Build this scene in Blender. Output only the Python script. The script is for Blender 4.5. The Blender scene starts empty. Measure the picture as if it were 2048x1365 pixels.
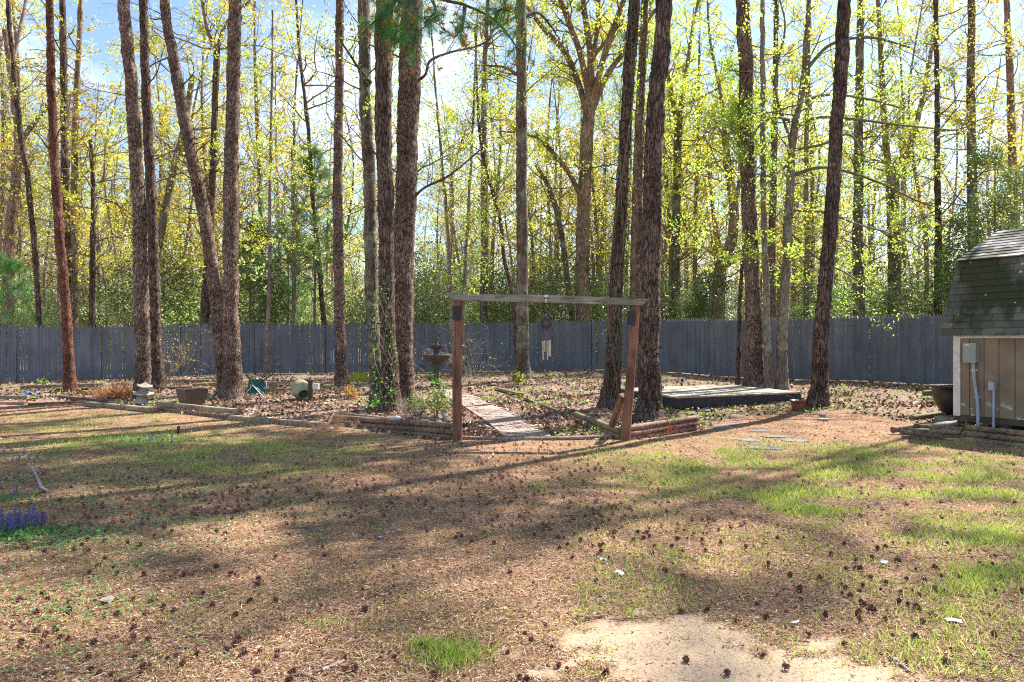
import bpy, math, random
import numpy as np
from mathutils import Vector, Matrix
R = math.radians
rng = np.random.default_rng(7)
random.seed(7)
SC = bpy.context.scene
COL = SC.collection

# ---------------------------------------------------------------- camera, sky, sun, exposure
F, CX, CY, EYE = 1450.0, 1024.0, 682.0, 1.5          # focal length in photo pixels, horizon row, eye height
cam_d = bpy.data.cameras.new('camera')
cam_d.sensor_width = 36; cam_d.lens = F/2048*36; cam_d.clip_end = 2000; cam_d.clip_start = .05
cam = bpy.data.objects.new('camera', cam_d); COL.objects.link(cam)
cam.location = (0, 0, EYE); cam.rotation_euler = (R(90), 0, 0)
SC.camera = cam
SUN_AZ, SUN_EL = 47, 50                              # degrees clockwise from straight ahead, above the horizon
world = bpy.data.worlds.new('World'); SC.world = world; world.use_nodes = True
nt = world.node_tree; N = nt.nodes; L = nt.links
for n in list(N): N.remove(n)
sky = N.new('ShaderNodeTexSky'); sky.sky_type = 'NISHITA'; sky.sun_disc = False
sky.sun_elevation = R(SUN_EL); sky.sun_rotation = R(SUN_AZ); sky.altitude = 50; sky.air_density = 1.0; sky.dust_density = .4
tc = N.new('ShaderNodeTexCoord'); mp = N.new('ShaderNodeMapping'); mp.inputs['Scale'].default_value = (1, 1, 2.2)
cn = N.new('ShaderNodeTexNoise'); cn.inputs['Scale'].default_value = 3.4; cn.inputs['Detail'].default_value = 7; cn.inputs['Roughness'].default_value = .55
cr = N.new('ShaderNodeValToRGB'); cr.color_ramp.elements[0].position = .50; cr.color_ramp.elements[1].position = .72
cm = N.new('ShaderNodeMixRGB'); cm.inputs['Color2'].default_value = (6.3, 6.8, 7.6, 1)
bg = N.new('ShaderNodeBackground'); bg.inputs['Strength'].default_value = .10
wo = N.new('ShaderNodeOutputWorld')
L.new(tc.outputs['Generated'], mp.inputs['Vector']); L.new(mp.outputs[0], cn.inputs['Vector']); L.new(cn.outputs['Fac'], cr.inputs['Fac'])
L.new(cr.outputs['Color'], cm.inputs['Fac']); L.new(sky.outputs[0], cm.inputs['Color1']); L.new(cm.outputs[0], bg.inputs['Color']); L.new(bg.outputs[0], wo.inputs['Surface'])
sd = bpy.data.lights.new('sun', 'SUN'); sd.energy = 5; sd.angle = R(.5); sd.color = (1, .95, .86)
so = bpy.data.objects.new('sun', sd); COL.objects.link(so); so.location = (30, 30, 60)
sv = Vector((math.sin(R(SUN_AZ))*math.cos(R(SUN_EL)), math.cos(R(SUN_AZ))*math.cos(R(SUN_EL)), math.sin(R(SUN_EL))))
so.rotation_euler = (-sv).to_track_quat('-Z', 'Y').to_euler()
SC.view_settings.view_transform = 'Standard'; SC.view_settings.look = 'None'
SC.view_settings.exposure = 1.32; SC.view_settings.gamma = 1
SC.cycles.max_bounces = 6; SC.cycles.diffuse_bounces = 3; SC.cycles.glossy_bounces = 2; SC.cycles.transmission_bounces = 3
SC.cycles.filter_width = 1.1; SC.cycles.use_denoising = False; SC.cycles.caustics_reflective = False; SC.cycles.caustics_refractive = False

# ---------------------------------------------------------------- ground height and picture rays
def ss(a): a = np.clip(a, 0, 1); return a*a*(3-2*a)
def gz(x, y):
    x = np.asarray(x, float); y = np.asarray(y, float)
    z = .33*ss((y-11.2)/13.)
    z = z + .12*np.exp(-((x-4)**2+(y-26)**2)/22.)
    z = z + .17*np.exp(-((x-11)**2/18.+(y-18)**2/16.))
    z = z - .15*ss((-x-9)/6.)*ss((y-14)/8.)
    z = z + .05*np.exp(-((x+2.3)**2/1.6+(y-13.9)**2/2.))
    z = z - .05*np.exp(-((x-4.5)**2+(y-15.3)**2)/5.)
    z = z + .012*np.sin(x*1.9+.6*y)*np.sin(y*1.7-.5*x)*ss((y-2)/4.)
    return z
def G(px, py):                       # where the ray through a photo pixel meets the ground
    dx, dz = (px-CX)/F, -(py-CY)/F
    lo, hi = 1., 80.
    for _ in range(44):
        m = (lo+hi)/2
        if EYE+dz*m > float(gz(dx*m, m)): lo = m
        else: hi = m
    return np.array([dx*lo, lo, float(gz(dx*lo, lo))])
def P(px, py, d): return np.array([(px-CX)/F*d, d, EYE-(py-CY)/F*d])

# ---------------------------------------------------------------- mesh collecting
class MB:
    def __init__(s): s.v = []; s.f = []; s.n = 0; s.c = []; s.m = []
    def add(s, V, Fc, col=None, mi=0):
        V = np.asarray(V, float).reshape(-1, 3); Fc = np.asarray(Fc, int)
        if len(V) == 0 or len(Fc) == 0: return s
        s.v.append(V); s.f.append(Fc+s.n); s.n += len(V)
        k = len(Fc)
        if col is None: col = (1, 1, 1)
        col = np.asarray(col, float); col = np.tile(col, (k, 1)) if col.ndim == 1 else col
        s.c.append(col); s.m.append(np.full(k, mi)); return s
    def box(s, c, size, rot=None, mi=0, taper=1.0, col=None):
        h = np.array(size)/2.
        V = np.array([[x*h[0]*(taper if z > 0 else 1), y*h[1]*(taper if z > 0 else 1), z*h[2]] for z in (-1, 1) for y in (-1, 1) for x in (-1, 1)])
        if rot is not None: V = V@np.array(rot).T
        return s.add(V+np.array(c), [[0, 2, 3, 1], [4, 5, 7, 6], [0, 1, 5, 4], [2, 6, 7, 3], [0, 4, 6, 2], [1, 3, 7, 5]], col, mi)
    def poly_box(s, quad, t, mi=0):   # quad of four corner points, thickness along its normal (downwards side)
        q = np.array(quad, float); n = np.cross(q[1]-q[0], q[3]-q[0]); n /= np.linalg.norm(n)
        return s.add(np.vstack([q, q-n*t]), [[0, 1, 2, 3], [7, 6, 5, 4], [0, 4, 5, 1], [1, 5, 6, 2], [2, 6, 7, 3], [3, 7, 4, 0]], None, mi)
    def tube(s, pts, rad, seg=6, bark=0., cap=True, mi=0, flute=0., col=None):
        pts = np.asarray(pts, float); n = len(pts); rad = np.broadcast_to(np.asarray(rad, float), (n,))
        T = np.gradient(pts, axis=0); T /= (np.linalg.norm(T, axis=1, keepdims=True)+1e-9)
        ref = np.array([0, 1., 0]) if abs(T[0][1]) < .8 else np.array([1., 0, 0])
        A = np.cross(T, ref); A /= (np.linalg.norm(A, axis=1, keepdims=True)+1e-9); B = np.cross(T, A)
        th = np.arange(seg)*2*math.pi/seg
        rr = rad[:, None]*np.ones((1, seg))
        if bark > 0:
            sl = np.concatenate([[0], np.cumsum(np.linalg.norm(np.diff(pts, axis=0), axis=1))])[:, None]
            w = np.zeros_like(rr)
            for k, a in ((2, 1.), (3, .8), (5, .7), (8, .8), (11, .8)):
                ph = rng.uniform(0, 6.28, 3)
                w += a*np.sin(k*th[None]+ph[0]+.8*np.sin(sl*rng.uniform(.6, 1.6)+ph[1]))*np.sin(sl*rng.uniform(2, 7)+ph[2])
            w += rng.normal(0, .9, rr.shape)
            rr = rr+bark*w
        if flute:
            ph = rng.uniform(0, 6.28); hgt = np.clip(1-(pts[:, 2]-pts[0, 2])/.7, 0, 1)[:, None]
            rr = rr*(1+flute*hgt**2*(.35+.65*np.sin(4*th[None]+ph)+.3*np.sin(7*th[None]+2*ph)))
        V = pts[:, None]+rr[..., None]*(np.cos(th)[None, :, None]*A[:, None]+np.sin(th)[None, :, None]*B[:, None])
        V = V.reshape(-1, 3)
        i = np.arange(n-1)[:, None]*seg; j = np.arange(seg)[None]; j2 = (j+1) % seg
        Q = np.stack([i+j, i+j2, i+seg+j2, i+seg+j], -1).reshape(-1, 4)
        s.add(V, Q, col, mi)
        if cap and seg >= 3:
            for k, o in ((0, 1), (n-1, -1)):
                c = np.vstack([pts[k], V[k*seg:(k+1)*seg]])
                fs = [[0, 1+(a+1) % seg, 1+a][::o] for a in range(seg)]
                s.add(c, fs, col, mi)
        return s
    def lathe(s, prof, seg=24, c=(0, 0, 0), M=None, mi=0):
        th = np.arange(seg)*2*math.pi/seg
        V = np.array([[r*math.cos(a), r*math.sin(a), z] for r, z in prof for a in th]); n = len(prof)
        if M is not None: V = V@np.array(M).T
        i = np.arange(n-1)[:, None]*seg; j = np.arange(seg)[None]; j2 = (j+1) % seg
        return s.add(V+np.array(c), np.stack([i+j, i+j2, i+seg+j2, i+seg+j], -1).reshape(-1, 4), None, mi)
    def leaves(s, C, size, asp=.6, flat=0., col=None, mi=0, up=None):   # rhombic leaf faces about points C
        n = len(C)
        if n == 0: return s
        size = np.broadcast_to(np.asarray(size, float), (n,))[:, None]
        a = rng.normal(size=(n, 3)); a[:, 2] *= (1-flat)
        if up is not None: a = a+up
        a /= np.linalg.norm(a, axis=1, keepdims=True)
        b = rng.normal(size=(n, 3)); b[:, 2] *= (1-flat); b -= a*(a*b).sum(1, keepdims=True); b /= np.linalg.norm(b, axis=1, keepdims=True)+1e-9
        V = np.stack([C-a*size*.5, C+b*size*asp*.5-a*size*.05, C+a*size*.5, C-b*size*asp*.5-a*size*.05], 1).reshape(-1, 3)
        return s.add(V, np.arange(4*n).reshape(n, 4), col, mi)
    def build(s, name, mat, parent=None, smooth=True, local=False):
        V = np.vstack(s.v)
        if parent is not None and not local: V = V-np.array(parent.location)
        me = bpy.data.meshes.new(name)
        nf = sum(len(f) for f in s.f); tot = np.concatenate([np.full(len(f), f.shape[1]) for f in s.f])
        loops = np.concatenate([f.ravel() for f in s.f])
        me.vertices.add(len(V)); me.vertices.foreach_set('co', V.astype(np.float32).ravel())
        me.loops.add(len(loops)); me.loops.foreach_set('vertex_index', loops.astype(np.int32))
        me.polygons.add(nf); st = np.concatenate([[0], np.cumsum(tot)[:-1]])
        me.polygons.foreach_set('loop_start', st.astype(np.int32)); me.polygons.foreach_set('loop_total', tot.astype(np.int32))
        me.polygons.foreach_set('material_index', np.concatenate(s.m).astype(np.int32))
        me.polygons.foreach_set('use_smooth', np.full(nf, smooth))
        c = np.concatenate(s.c)
        if not np.all(c == 1):
            at = me.attributes.new('Col', 'FLOAT_COLOR', 'FACE'); at.data.foreach_set('color', np.hstack([c, np.ones((nf, 1))]).astype(np.float32).ravel())
        me.update(calc_edges=True)
        for m in (mat if isinstance(mat, (list, tuple)) else [mat]): me.materials.append(m)
        o = bpy.data.objects.new(name, me); COL.objects.link(o)
        if parent is not None: o.parent = parent
        return o

def tag(o, label, cat, group=None, kind=None):
    if kind: o['kind'] = kind
    if label: o['label'] = label
    if cat: o['category'] = cat
    if group: o['group'] = group
    return o
def thing(name, label, cat, loc=(0, 0, 0), group=None):
    o = bpy.data.objects.new(name, None); COL.objects.link(o); o.location = [float(a) for a in loc]; o.empty_display_size = .1
    return tag(o, label, cat, group)
def dup(root, loc, rotz=0, scale=1., label=None, group=None):
    r = root.copy(); COL.objects.link(r); r.location = loc; r.rotation_euler = (0, 0, rotz); r.scale = (scale,)*3 if np.isscalar(scale) else scale
    if label: r['label'] = label
    if group: r['group'] = group
    for ch in list(root.children):
        c = ch.copy(); COL.objects.link(c); c.parent = r
        for g in ch.children:
            d = g.copy(); COL.objects.link(d); d.parent = c
    return r
def smoothpath(pts, n):
    pts = np.asarray(pts, float); k = len(pts)
    if k < 3: t = np.linspace(0, 1, n)[:, None]; return pts[0]*(1-t)+pts[-1]*t
    p = np.vstack([2*pts[0]-pts[1], pts, 2*pts[-1]-pts[-2]]); out = []
    for u in np.linspace(0, k-1-1e-6, n):
        i = int(u); t = u-i; a, b, c, d = p[i], p[i+1], p[i+2], p[i+3]
        out.append(.5*((2*b)+(c-a)*t+(2*a-5*b+4*c-d)*t*t+(3*b-a-3*c+d)*t**3))
    return np.array(out)

# ---------------------------------------------------------------- materials
def newmat(name):
    m = bpy.data.materials.new(name); m.use_nodes = True; n = m.node_tree
    return m, n, n.nodes['Principled BSDF']
def noise_col(n, scale, detail, cols, coord='Object', sc=(1, 1, 1), kind='noise'):
    tc = n.nodes.new('ShaderNodeTexCoord'); mp = n.nodes.new('ShaderNodeMapping'); mp.inputs['Scale'].default_value = sc
    n.links.new(tc.outputs[coord], mp.inputs[0])
    t = n.nodes.new('ShaderNodeTexNoise'); t.inputs['Scale'].default_value = scale; t.inputs['Detail'].default_value = detail
    n.links.new(mp.outputs[0], t.inputs['Vector'])
    r = n.nodes.new('ShaderNodeValToRGB'); e = r.color_ramp.elements
    for i, (p, c) in enumerate(cols):
        el = e[i] if i < 2 else e.new(p)
        el.position = p; el.color = (*c, 1)
    n.links.new(t.outputs['Fac'], r.inputs['Fac'])
    return r, t, mp
def bump(n, bs, hgt, strength, dist):
    b = n.nodes.new('ShaderNodeBump'); b.inputs['Strength'].default_value = strength; b.inputs['Distance'].default_value = dist
    n.links.new(hgt, b.inputs['Height']); n.links.new(b.outputs[0], bs.inputs['Normal']); return b
def simple(name, c1, c2=None, scale=8, rough=.8, sc=(1, 1, 1), bmp=.3, metal=0., detail=5, dist=.01, spec=.5):
    m, n, b = newmat(name)
    c2 = c2 or tuple(x*.7 for x in c1)
    r, t, mp = noise_col(n, scale, detail, [(.35, c2), (.65, c1)], sc=sc)
    n.links.new(r.outputs['Color'], b.inputs['Base Color']); b.inputs['Roughness'].default_value = rough; b.inputs['Metallic'].default_value = metal
    b.inputs['Specular IOR Level'].default_value = spec
    if bmp: bump(n, b, t.outputs['Fac'], bmp, dist)
    return m
def mix(n, a, b, fac, mode='MIX'):
    x = n.nodes.new('ShaderNodeMixRGB'); x.blend_type = mode
    for k, v in (('Color1', a), ('Color2', b), ('Fac', fac)):
        if hasattr(v, 'links') or hasattr(v, 'is_linked'): n.links.new(v, x.inputs[k])
        else: x.inputs[k].default_value = (*v, 1) if isinstance(v, tuple) else v
    return x.outputs[0]
def bark(name, ridge, ridge2, crack, scale=16, stretch=.22, lichen=None, depth=.018):
    m, n, b = newmat(name)
    tc = n.nodes.new('ShaderNodeTexCoord'); mp = n.nodes.new('ShaderNodeMapping'); mp.inputs['Scale'].default_value = (1, 1, stretch)
    n.links.new(tc.outputs['Object'], mp.inputs[0])
    w = n.nodes.new('ShaderNodeTexNoise'); w.inputs['Scale'].default_value = 5; w.inputs['Detail'].default_value = 3
    n.links.new(mp.outputs[0], w.inputs['Vector'])
    ad = n.nodes.new('ShaderNodeVectorMath'); ad.operation = 'MULTIPLY_ADD'; ad.inputs[1].default_value = (.2, .2, .2)
    n.links.new(w.outputs['Color'], ad.inputs[0]); n.links.new(mp.outputs[0], ad.inputs[2])
    v = n.nodes.new('ShaderNodeTexVoronoi'); v.feature = 'DISTANCE_TO_EDGE'; v.inputs['Scale'].default_value = scale
    n.links.new(ad.outputs[0], v.inputs['Vector'])
    rm = n.nodes.new('ShaderNodeMapRange'); rm.inputs['From Min'].default_value = .0; rm.inputs['From Max'].default_value = .13
    n.links.new(v.outputs['Distance'], rm.inputs['Value'])
    t = n.nodes.new('ShaderNodeTexNoise'); t.inputs['Scale'].default_value = 9; t.inputs['Detail'].default_value = 8; t.inputs['Roughness'].default_value = .7
    n.links.new(tc.outputs['Object'], t.inputs['Vector'])
    rc = n.nodes.new('ShaderNodeValToRGB'); rc.color_ramp.elements[0].position = .38; rc.color_ramp.elements[1].position = .62
    rc.color_ramp.elements[0].color = (*ridge2, 1); rc.color_ramp.elements[1].color = (*ridge, 1)
    n.links.new(t.outputs['Fac'], rc.inputs['Fac'])
    c = mix(n, crack, rc.outputs['Color'], rm.outputs[0])
    rl, tl_, _ = noise_col(n, 1.7, 4, [(.38, (.66, .62, .60)), (.64, (1.25, 1.2, 1.15))])
    c = mix(n, c, rl.outputs['Color'], 1., 'MULTIPLY')
    if lichen:
        t2 = n.nodes.new('ShaderNodeTexNoise'); t2.inputs['Scale'].default_value = 2.2; t2.inputs['Detail'].default_value = 9; t2.inputs['Roughness'].default_value = .75
        n.links.new(tc.outputs['Object'], t2.inputs['Vector'])
        r2 = n.nodes.new('ShaderNodeValToRGB'); r2.color_ramp.elements[0].position = .5; r2.color_ramp.elements[1].position = .6
        n.links.new(t2.outputs['Fac'], r2.inputs['Fac'])
        c = mix(n, c, lichen, r2.outputs['Color'])
    n.links.new(c, b.inputs['Base Color']); b.inputs['Roughness'].default_value = .9; b.inputs['Specular IOR Level'].default_value = .2
    s = n.nodes.new('ShaderNodeMath'); s.operation = 'MULTIPLY_ADD'; s.inputs[1].default_value = .35
    n.links.new(t.outputs['Fac'], s.inputs[0]); n.links.new(rm.outputs[0], s.inputs[2])
    bump(n, b, s.outputs[0], .9, depth)
    return m
def leafmat(name, c, c2, trans=.5, rough=.5, tcol=None, vcol=False, scale=1.2, tmul=1.6):
    m, n, b = newmat(name)
    out = n.nodes['Material Output']
    if vcol:
        a = n.nodes.new('ShaderNodeAttribute'); a.attribute_name = 'Col'; col = a.outputs['Color']
    else:
        oi = n.nodes.new('ShaderNodeObjectInfo')
        r, t, mp = noise_col(n, scale, 3, [(.35, c2), (.65, c)])
        h = n.nodes.new('ShaderNodeHueSaturation')
        mr = n.nodes.new('ShaderNodeMapRange'); mr.inputs['To Min'].default_value = .475; mr.inputs['To Max'].default_value = .52
        n.links.new(oi.outputs['Random'], mr.inputs['Value']); n.links.new(mr.outputs[0], h.inputs['Hue'])
        mr2 = n.nodes.new('ShaderNodeMapRange'); mr2.inputs['To Min'].default_value = .62; mr2.inputs['To Max'].default_value = 1.3
        n.links.new(oi.outputs['Random'], mr2.inputs['Value']); n.links.new(mr2.outputs[0], h.inputs['Value'])
        n.links.new(r.outputs['Color'], h.inputs['Color']); col = h.outputs[0]
    n.links.new(col, b.inputs['Base Color']); b.inputs['Roughness'].default_value = rough
    tr = n.nodes.new('ShaderNodeBsdfTranslucent'); g = mix(n, col, (tmul,)*3, 1.0, 'MULTIPLY'); n.links.new(g, tr.inputs['Color'])
    mx = n.nodes.new('ShaderNodeMixShader'); mx.inputs[0].default_value = trans
    n.links.new(b.outputs[0], mx.inputs[1]); n.links.new(tr.outputs[0], mx.inputs[2]); n.links.new(mx.outputs[0], out.inputs['Surface'])
    return m
def vmat(name, rough=.85):
    m, n, b = newmat(name); a = n.nodes.new('ShaderNodeAttribute'); a.attribute_name = 'Col'
    n.links.new(a.outputs['Color'], b.inputs['Base Color']); b.inputs['Roughness'].default_value = rough; b.inputs['Specular IOR Level'].default_value = .25
    return m
def wood(name, c1, c2, dark=(.05, .035, .025), rough=.8, grain=(1, 14, 14), green=None):
    m, n, b = newmat(name)
    r, t, mp = noise_col(n, 3.2, 8, [(.3, dark), (.42, c2), (.66, c1)], sc=grain)
    c = r.outputs['Color']
    r2, t2, _ = noise_col(n, 1.6, 4, [(.4, (.6, .6, .6)), (.65, (1.1, 1.1, 1.1))])
    c = mix(n, c, r2.outputs['Color'], 1., 'MULTIPLY')
    if green:
        r3, t3, _ = noise_col(n, 2.5, 6, [(.5, (0, 0, 0)), (.62, (.7, .7, .7))])
        c = mix(n, c, green, r3.outputs['Color'])
    n.links.new(c, b.inputs['Base Color']); b.inputs['Roughness'].default_value = rough
    bump(n, b, t.outputs['Fac'], .5, .006)
    return m
M = {}
M['pine'] = bark('pine_bark', (.34, .255, .205), (.155, .10, .078), (.034, .022, .017), 25, .3)
M['redpine'] = bark('red_pine_bark', (.29, .14, .095), (.14, .065, .045), (.06, .028, .02), 24, .4)
M['dark'] = bark('dark_bark', (.225, .165, .135), (.09, .063, .05), (.024, .017, .013), 21, .16)
M['oak'] = bark('oak_bark', (.26, .205, .165), (.145, .11, .088), (.07, .052, .042), 30, .09, lichen=(.27, .29, .20), depth=.012)
M['grey'] = bark('grey_bark', (.33, .27, .22), (.22, .175, .14), (.10, .075, .06), 26, .12, lichen=(.30, .31, .22), depth=.006)
M['pale'] = bark('pale_tan_bark', (.42, .31, .22), (.28, .19, .13), (.09, .055, .04), 18, .14, depth=.012)
M['twig'] = simple('twig_bark', (.30, .24, .19), (.16, .12, .09), 6, .9)
M['twigg'] = simple('mossy_branch_bark', (.17, .19, .09), (.12, .10, .07), 5, .9)
M['far'] = simple('far_bark', (.30, .225, .175), (.15, .105, .08), 3, .9, sc=(1, 1, .3), bmp=.4, dist=.02)
M['spring'] = leafmat('spring_leaf', (.52, .53, .055), (.37, .46, .06), .6)
M['lime'] = leafmat('lime_leaf', (.38, .47, .06), (.25, .37, .05), .6)
M['gold'] = leafmat('golden_leaf', (.58, .46, .06), (.46, .44, .07), .6)
M['bud'] = leafmat('reddish_bud', (.44, .34, .22), (.40, .38, .15), .5)
M['holly'] = leafmat('glossy_leaf', (.16, .22, .06), (.075, .12, .035), .35, .38)
M['under'] = leafmat('understory_leaf', (.36, .46, .13), (.21, .31, .09), .6, .4)
M['needle'] = leafmat('pine_needle', (.12, .30, .06), (.06, .17, .04), .4)
M['youngneedle'] = leafmat('young_pine_needle', (.20, .33, .10), (.12, .24, .07), .4)
M['ivy'] = leafmat('ivy_leaf', (.17, .34, .05), (.07, .18, .03), .5)
M['weed'] = leafmat('weed_leaf', (.30, .46, .06), (.16, .32, .05), .5)
M['litter'] = vmat('litter_flakes', .8)
M['vgrass'] = leafmat('grass_blade', None, None, .45, .5, vcol=True, tmul=1.3)

# ---------------------------------------------------------------- value noise for patches
_tab = rng.random((256, 256))
def vn(x, y, s=1.):
    x = np.asarray(x)*s+100; y = np.asarray(y)*s+100
    xi = np.floor(x).astype(int); yi = np.floor(y).astype(int); fx = ss(x-xi); fy = ss(y-yi)
    g = lambda a, b: _tab[a % 256, b % 256]
    return (g(xi, yi)*(1-fx)+g(xi+1, yi)*fx)*(1-fy)+(g(xi, yi+1)*(1-fx)+g(xi+1, yi+1)*fx)*fy
def fbm(x, y, s): return (vn(x, y, s)+.5*vn(x, y, 2*s)+.25*vn(x, y, 4*s))/1.75
GREEN = [(430, 895, 280, 30, 1.1), (150, 868, 200, 30, 1.1), (420, 940, 260, 16, .5), (620, 880, 100, 16, .5), (300, 835, 300, 9, .45), (1500, 925, 260, 34, .85), (1780, 930, 290, 46, .85),
         (1980, 1000, 160, 50, .7), (1560, 1000, 170, 20, 1.), (1650, 1022, 90, 11, 1.), (1850, 1062, 170, 17, 1.1), (2010, 1088, 90, 24, 1.3), (1310, 905, 90, 16, .9),
         (1480, 965, 200, 20, .6), (880, 1198, 26, 9, 1.), (665, 1252, 34, 11, 1.), (900, 1312, 55, 22, .8), (845, 1290, 25, 10, .8), (1080, 972, 16, 7, 1.), (1940, 1165, 70, 24, .5), (925, 900, 22, 8, 1), (2010, 1130, 60, 22, .7), (720, 905, 60, 12, .5)]
CLOVER = [(250, 1000, 300, 55, .75), (320, 1110, 230, 50, .35), (140, 1240, 210, 70, .35), (100, 1075, 130, 30, .9), (60, 1020, 90, 60, .8), (500, 900, 260, 25, .5), (650, 1000, 200, 40, .3)]
def ell(px, py, E):
    o = np.zeros_like(px, dtype=float)
    for cx, cy, rx, ry, a in E: o += a*np.exp(-(((px-cx)/rx)**2+((py-cy)/ry)**2))
    return o
def topix(x, y): z = gz(x, y); yy = np.maximum(y, .5); return CX+F*x/yy, CY+F*(EYE-z)/yy
def greenmask(x, y):
    px, py = topix(x, y)
    return np.clip(ell(px, py, GREEN)+.1*(px > 1150)*(y < 11), 0, 1.3)*np.clip(3.6*fbm(x, y, 2.4)-1.2, 0, 1.25)
def clovermask(x, y):
    px, py = topix(x, y); return np.clip(ell(px, py, CLOVER), 0, 1)*np.clip(3*fbm(x+9, y, 2.2)-.9, 0, 1.3)
EDGE = [(0, 800), (175, 805), (310, 820), (480, 834), (650, 852), (905, 880), (1245, 880), (1390, 862), (1480, 832), (1700, 822), (1850, 850), (2048, 892)]
EDX = np.array([e[0] for e in EDGE]); EDYY = np.array([e[1] for e in EDGE])
PY = [776, 784, 791, 806, 829, 849, 880]; PL = [860, 868, 881, 912, 947, 976, 1010]; PR = [895, 905, 925, 968, 1018, 1058, 1106]
def pathmask(x, y):
    px, py = topix(x, y); return ((py > 780) & (py < 880) & (px > np.interp(py, PY, PL)) & (px < np.interp(py, PY, PR))).astype(float)
def bedmask(x, y):       # 1 behind the log edging (leafy garden beds), 0 on the lawn
    px, py = topix(x, y); return ss((np.interp(px, EDX, EDYY)-py+6)/12.)
def sandmask(x, y):
    px, py = topix(x, y)
    d = ((px-1430-(py-1300)*.9)/330)**2+((py-1330)/95)**2
    return ss((1.12-d+2.2*(fbm(x, y, 2.6)-.5)+1.1*(fbm(x, y, 11)-.5))*2.6)

# ---------------------------------------------------------------- ground (one sheet to the horizon)
def axis(lo, hi, flo, fhi, step, grow=1.22):
    a = list(np.arange(flo, fhi+1e-6, step)); s = step
    while a[-1] < hi: s *= grow; a.append(a[-1]+s)
    s = step; b = [flo]
    while b[-1] > lo: s *= grow; b.append(b[-1]-s)
    return np.array(b[::-1][:-1]+a)
gxs = axis(-600, 600, -11, 11, .1); gys = axis(-60, 900, 2., 24, .1)
X, Y = np.meshgrid(gxs, gys); Z = gz(X, Y)
Z = Z+ss((Y-1)/3)*(.010*(vn(X, Y, 3.1)-.5)+.006*(vn(X, Y, 8)-.5))*(Y < 40)
nx, ny = len(gxs), len(gys)
idx = np.arange(nx*ny).reshape(ny, nx)
gm = MB(); gm.add(np.stack([X, Y, Z], -1).reshape(-1, 3), np.stack([idx[:-1, :-1], idx[:-1, 1:], idx[1:, 1:], idx[1:, :-1]], -1).reshape(-1, 4))
def ground_mat():
    m, n, b = newmat('forest_ground')
    at = n.nodes.new('ShaderNodeAttribute'); at.attribute_name = 'mask'; sp = n.nodes.new('ShaderNodeSeparateColor'); n.links.new(at.outputs['Color'], sp.inputs[0])
    r1, t1, _ = noise_col(n, 42, 9, [(.36, (.05, .025, .016)), (.46, (.225, .122, .076)), (.54, (.39, .24, .155)), (.66, (.62, .43, .295))])
    t1.inputs['Roughness'].default_value = .85
    r2, t2, _ = noise_col(n, 2.1, 5, [(.35, (.72, .68, .66)), (.65, (1.12, 1.08, 1.0))])
    base = mix(n, r1.outputs['Color'], r2.outputs['Color'], 1., 'MULTIPLY')
    rb, tb, _ = noise_col(n, 16, 8, [(.32, (.07, .042, .03)), (.48, (.22, .145, .105)), (.6, (.37, .27, .20)), (.75, (.55, .44, .36))])
    tb.inputs['Roughness'].default_value = .8
    base = mix(n, base, rb.outputs['Color'], sp.outputs['Blue'])
    rg, tg, _ = noise_col(n, 60, 5, [(.35, (.13, .14, .035)), (.6, (.33, .32, .10)), (.75, (.46, .40, .18))])
    gf = n.nodes.new('ShaderNodeMath'); gf.operation = 'MULTIPLY'; gf.inputs[1].default_value = .45; n.links.new(sp.outputs['Red'], gf.inputs[0])
    base = mix(n, base, rg.outputs['Color'], gf.outputs[0])
    rs, ts, _ = noise_col(n, 60, 9, [(.3, (.34, .22, .13)), (.42, (.54, .39, .26)), (.7, (.66, .49, .335))])
    base = mix(n, base, rs.outputs['Color'], sp.outputs['Green'])
    n.links.new(base, b.inputs['Base Color']); b.inputs['Roughness'].default_value = .95; b.inputs['Specular IOR Level'].default_value = .15
    bump(n, b, t1.outputs['Fac'], .8, .02)
    return m
M['ground'] = ground_mat()
ground = gm.build('ground', M['ground']); tag(ground, None, None, kind='structure')
fx, fy = X.ravel(), Y.ravel()
mk = np.stack([np.clip(greenmask(fx, fy)+.5*clovermask(fx, fy), 0, 1), sandmask(fx, fy), bedmask(fx, fy)*(fy > 9), np.ones_like(fx)], -1)
mk[fy < 1.] = (0, 0, 0, 1)
at = ground.data.attributes.new('mask', 'FLOAT_COLOR', 'POINT'); at.data.foreach_set('color', mk.astype(np.float32).ravel())

# ---------------------------------------------------------------- litter, grass, clover (nobody could count them)
def scatter(n, ymin, ymax, mask, xm=.74, power=1.):
    px = rng.uniform(-60, 2108, n*4); v = rng.uniform((1/ymax)**power, (1/ymin)**power, n*4)**(1/power); y = 1/v
    x = (px-CX)/F*y; w = mask(x, y); k = rng.random(n*4) < w
    x, y = x[k][:n], y[k][:n]
    return np.stack([x, y, gz(x, y)+.0], -1)
pal = np.array([(.36, .18, .105), (.48, .315, .21), (.19, .095, .065), (.62, .44, .29), (.38, .21, .125), (.68, .54, .41), (.09, .045, .03)])
mb = MB()
C = scatter(150000, 3.0, 17, lambda x, y: (1-.94*sandmask(x, y)**1.6)*(1-.8*bedmask(x, y)), power=.85); C[:, 2] += rng.uniform(.002, .016, len(C))
pc_ = pal[rng.choice(7, len(C), p=[.2, .2, .17, .12, .13, .05, .13])]*rng.uniform(.8, 1.15, (len(C), 1)); h_ = len(C)//2
mb.leaves(C[:h_], rng.uniform(.010, .028, h_)*(.62+.13*C[:h_, 1]), .3, .6, pc_[:h_])
mb.leaves(C[h_:], rng.uniform(.035, .085, len(C)-h_)*(.7+.06*C[h_:, 1]), .05, .9, pc_[h_:])          # long matted needles
tag(mb.build('needle_litter', M['litter'], smooth=False), 'fine brown pine needle and bark litter covering the lawn', 'litter', kind='stuff')
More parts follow.
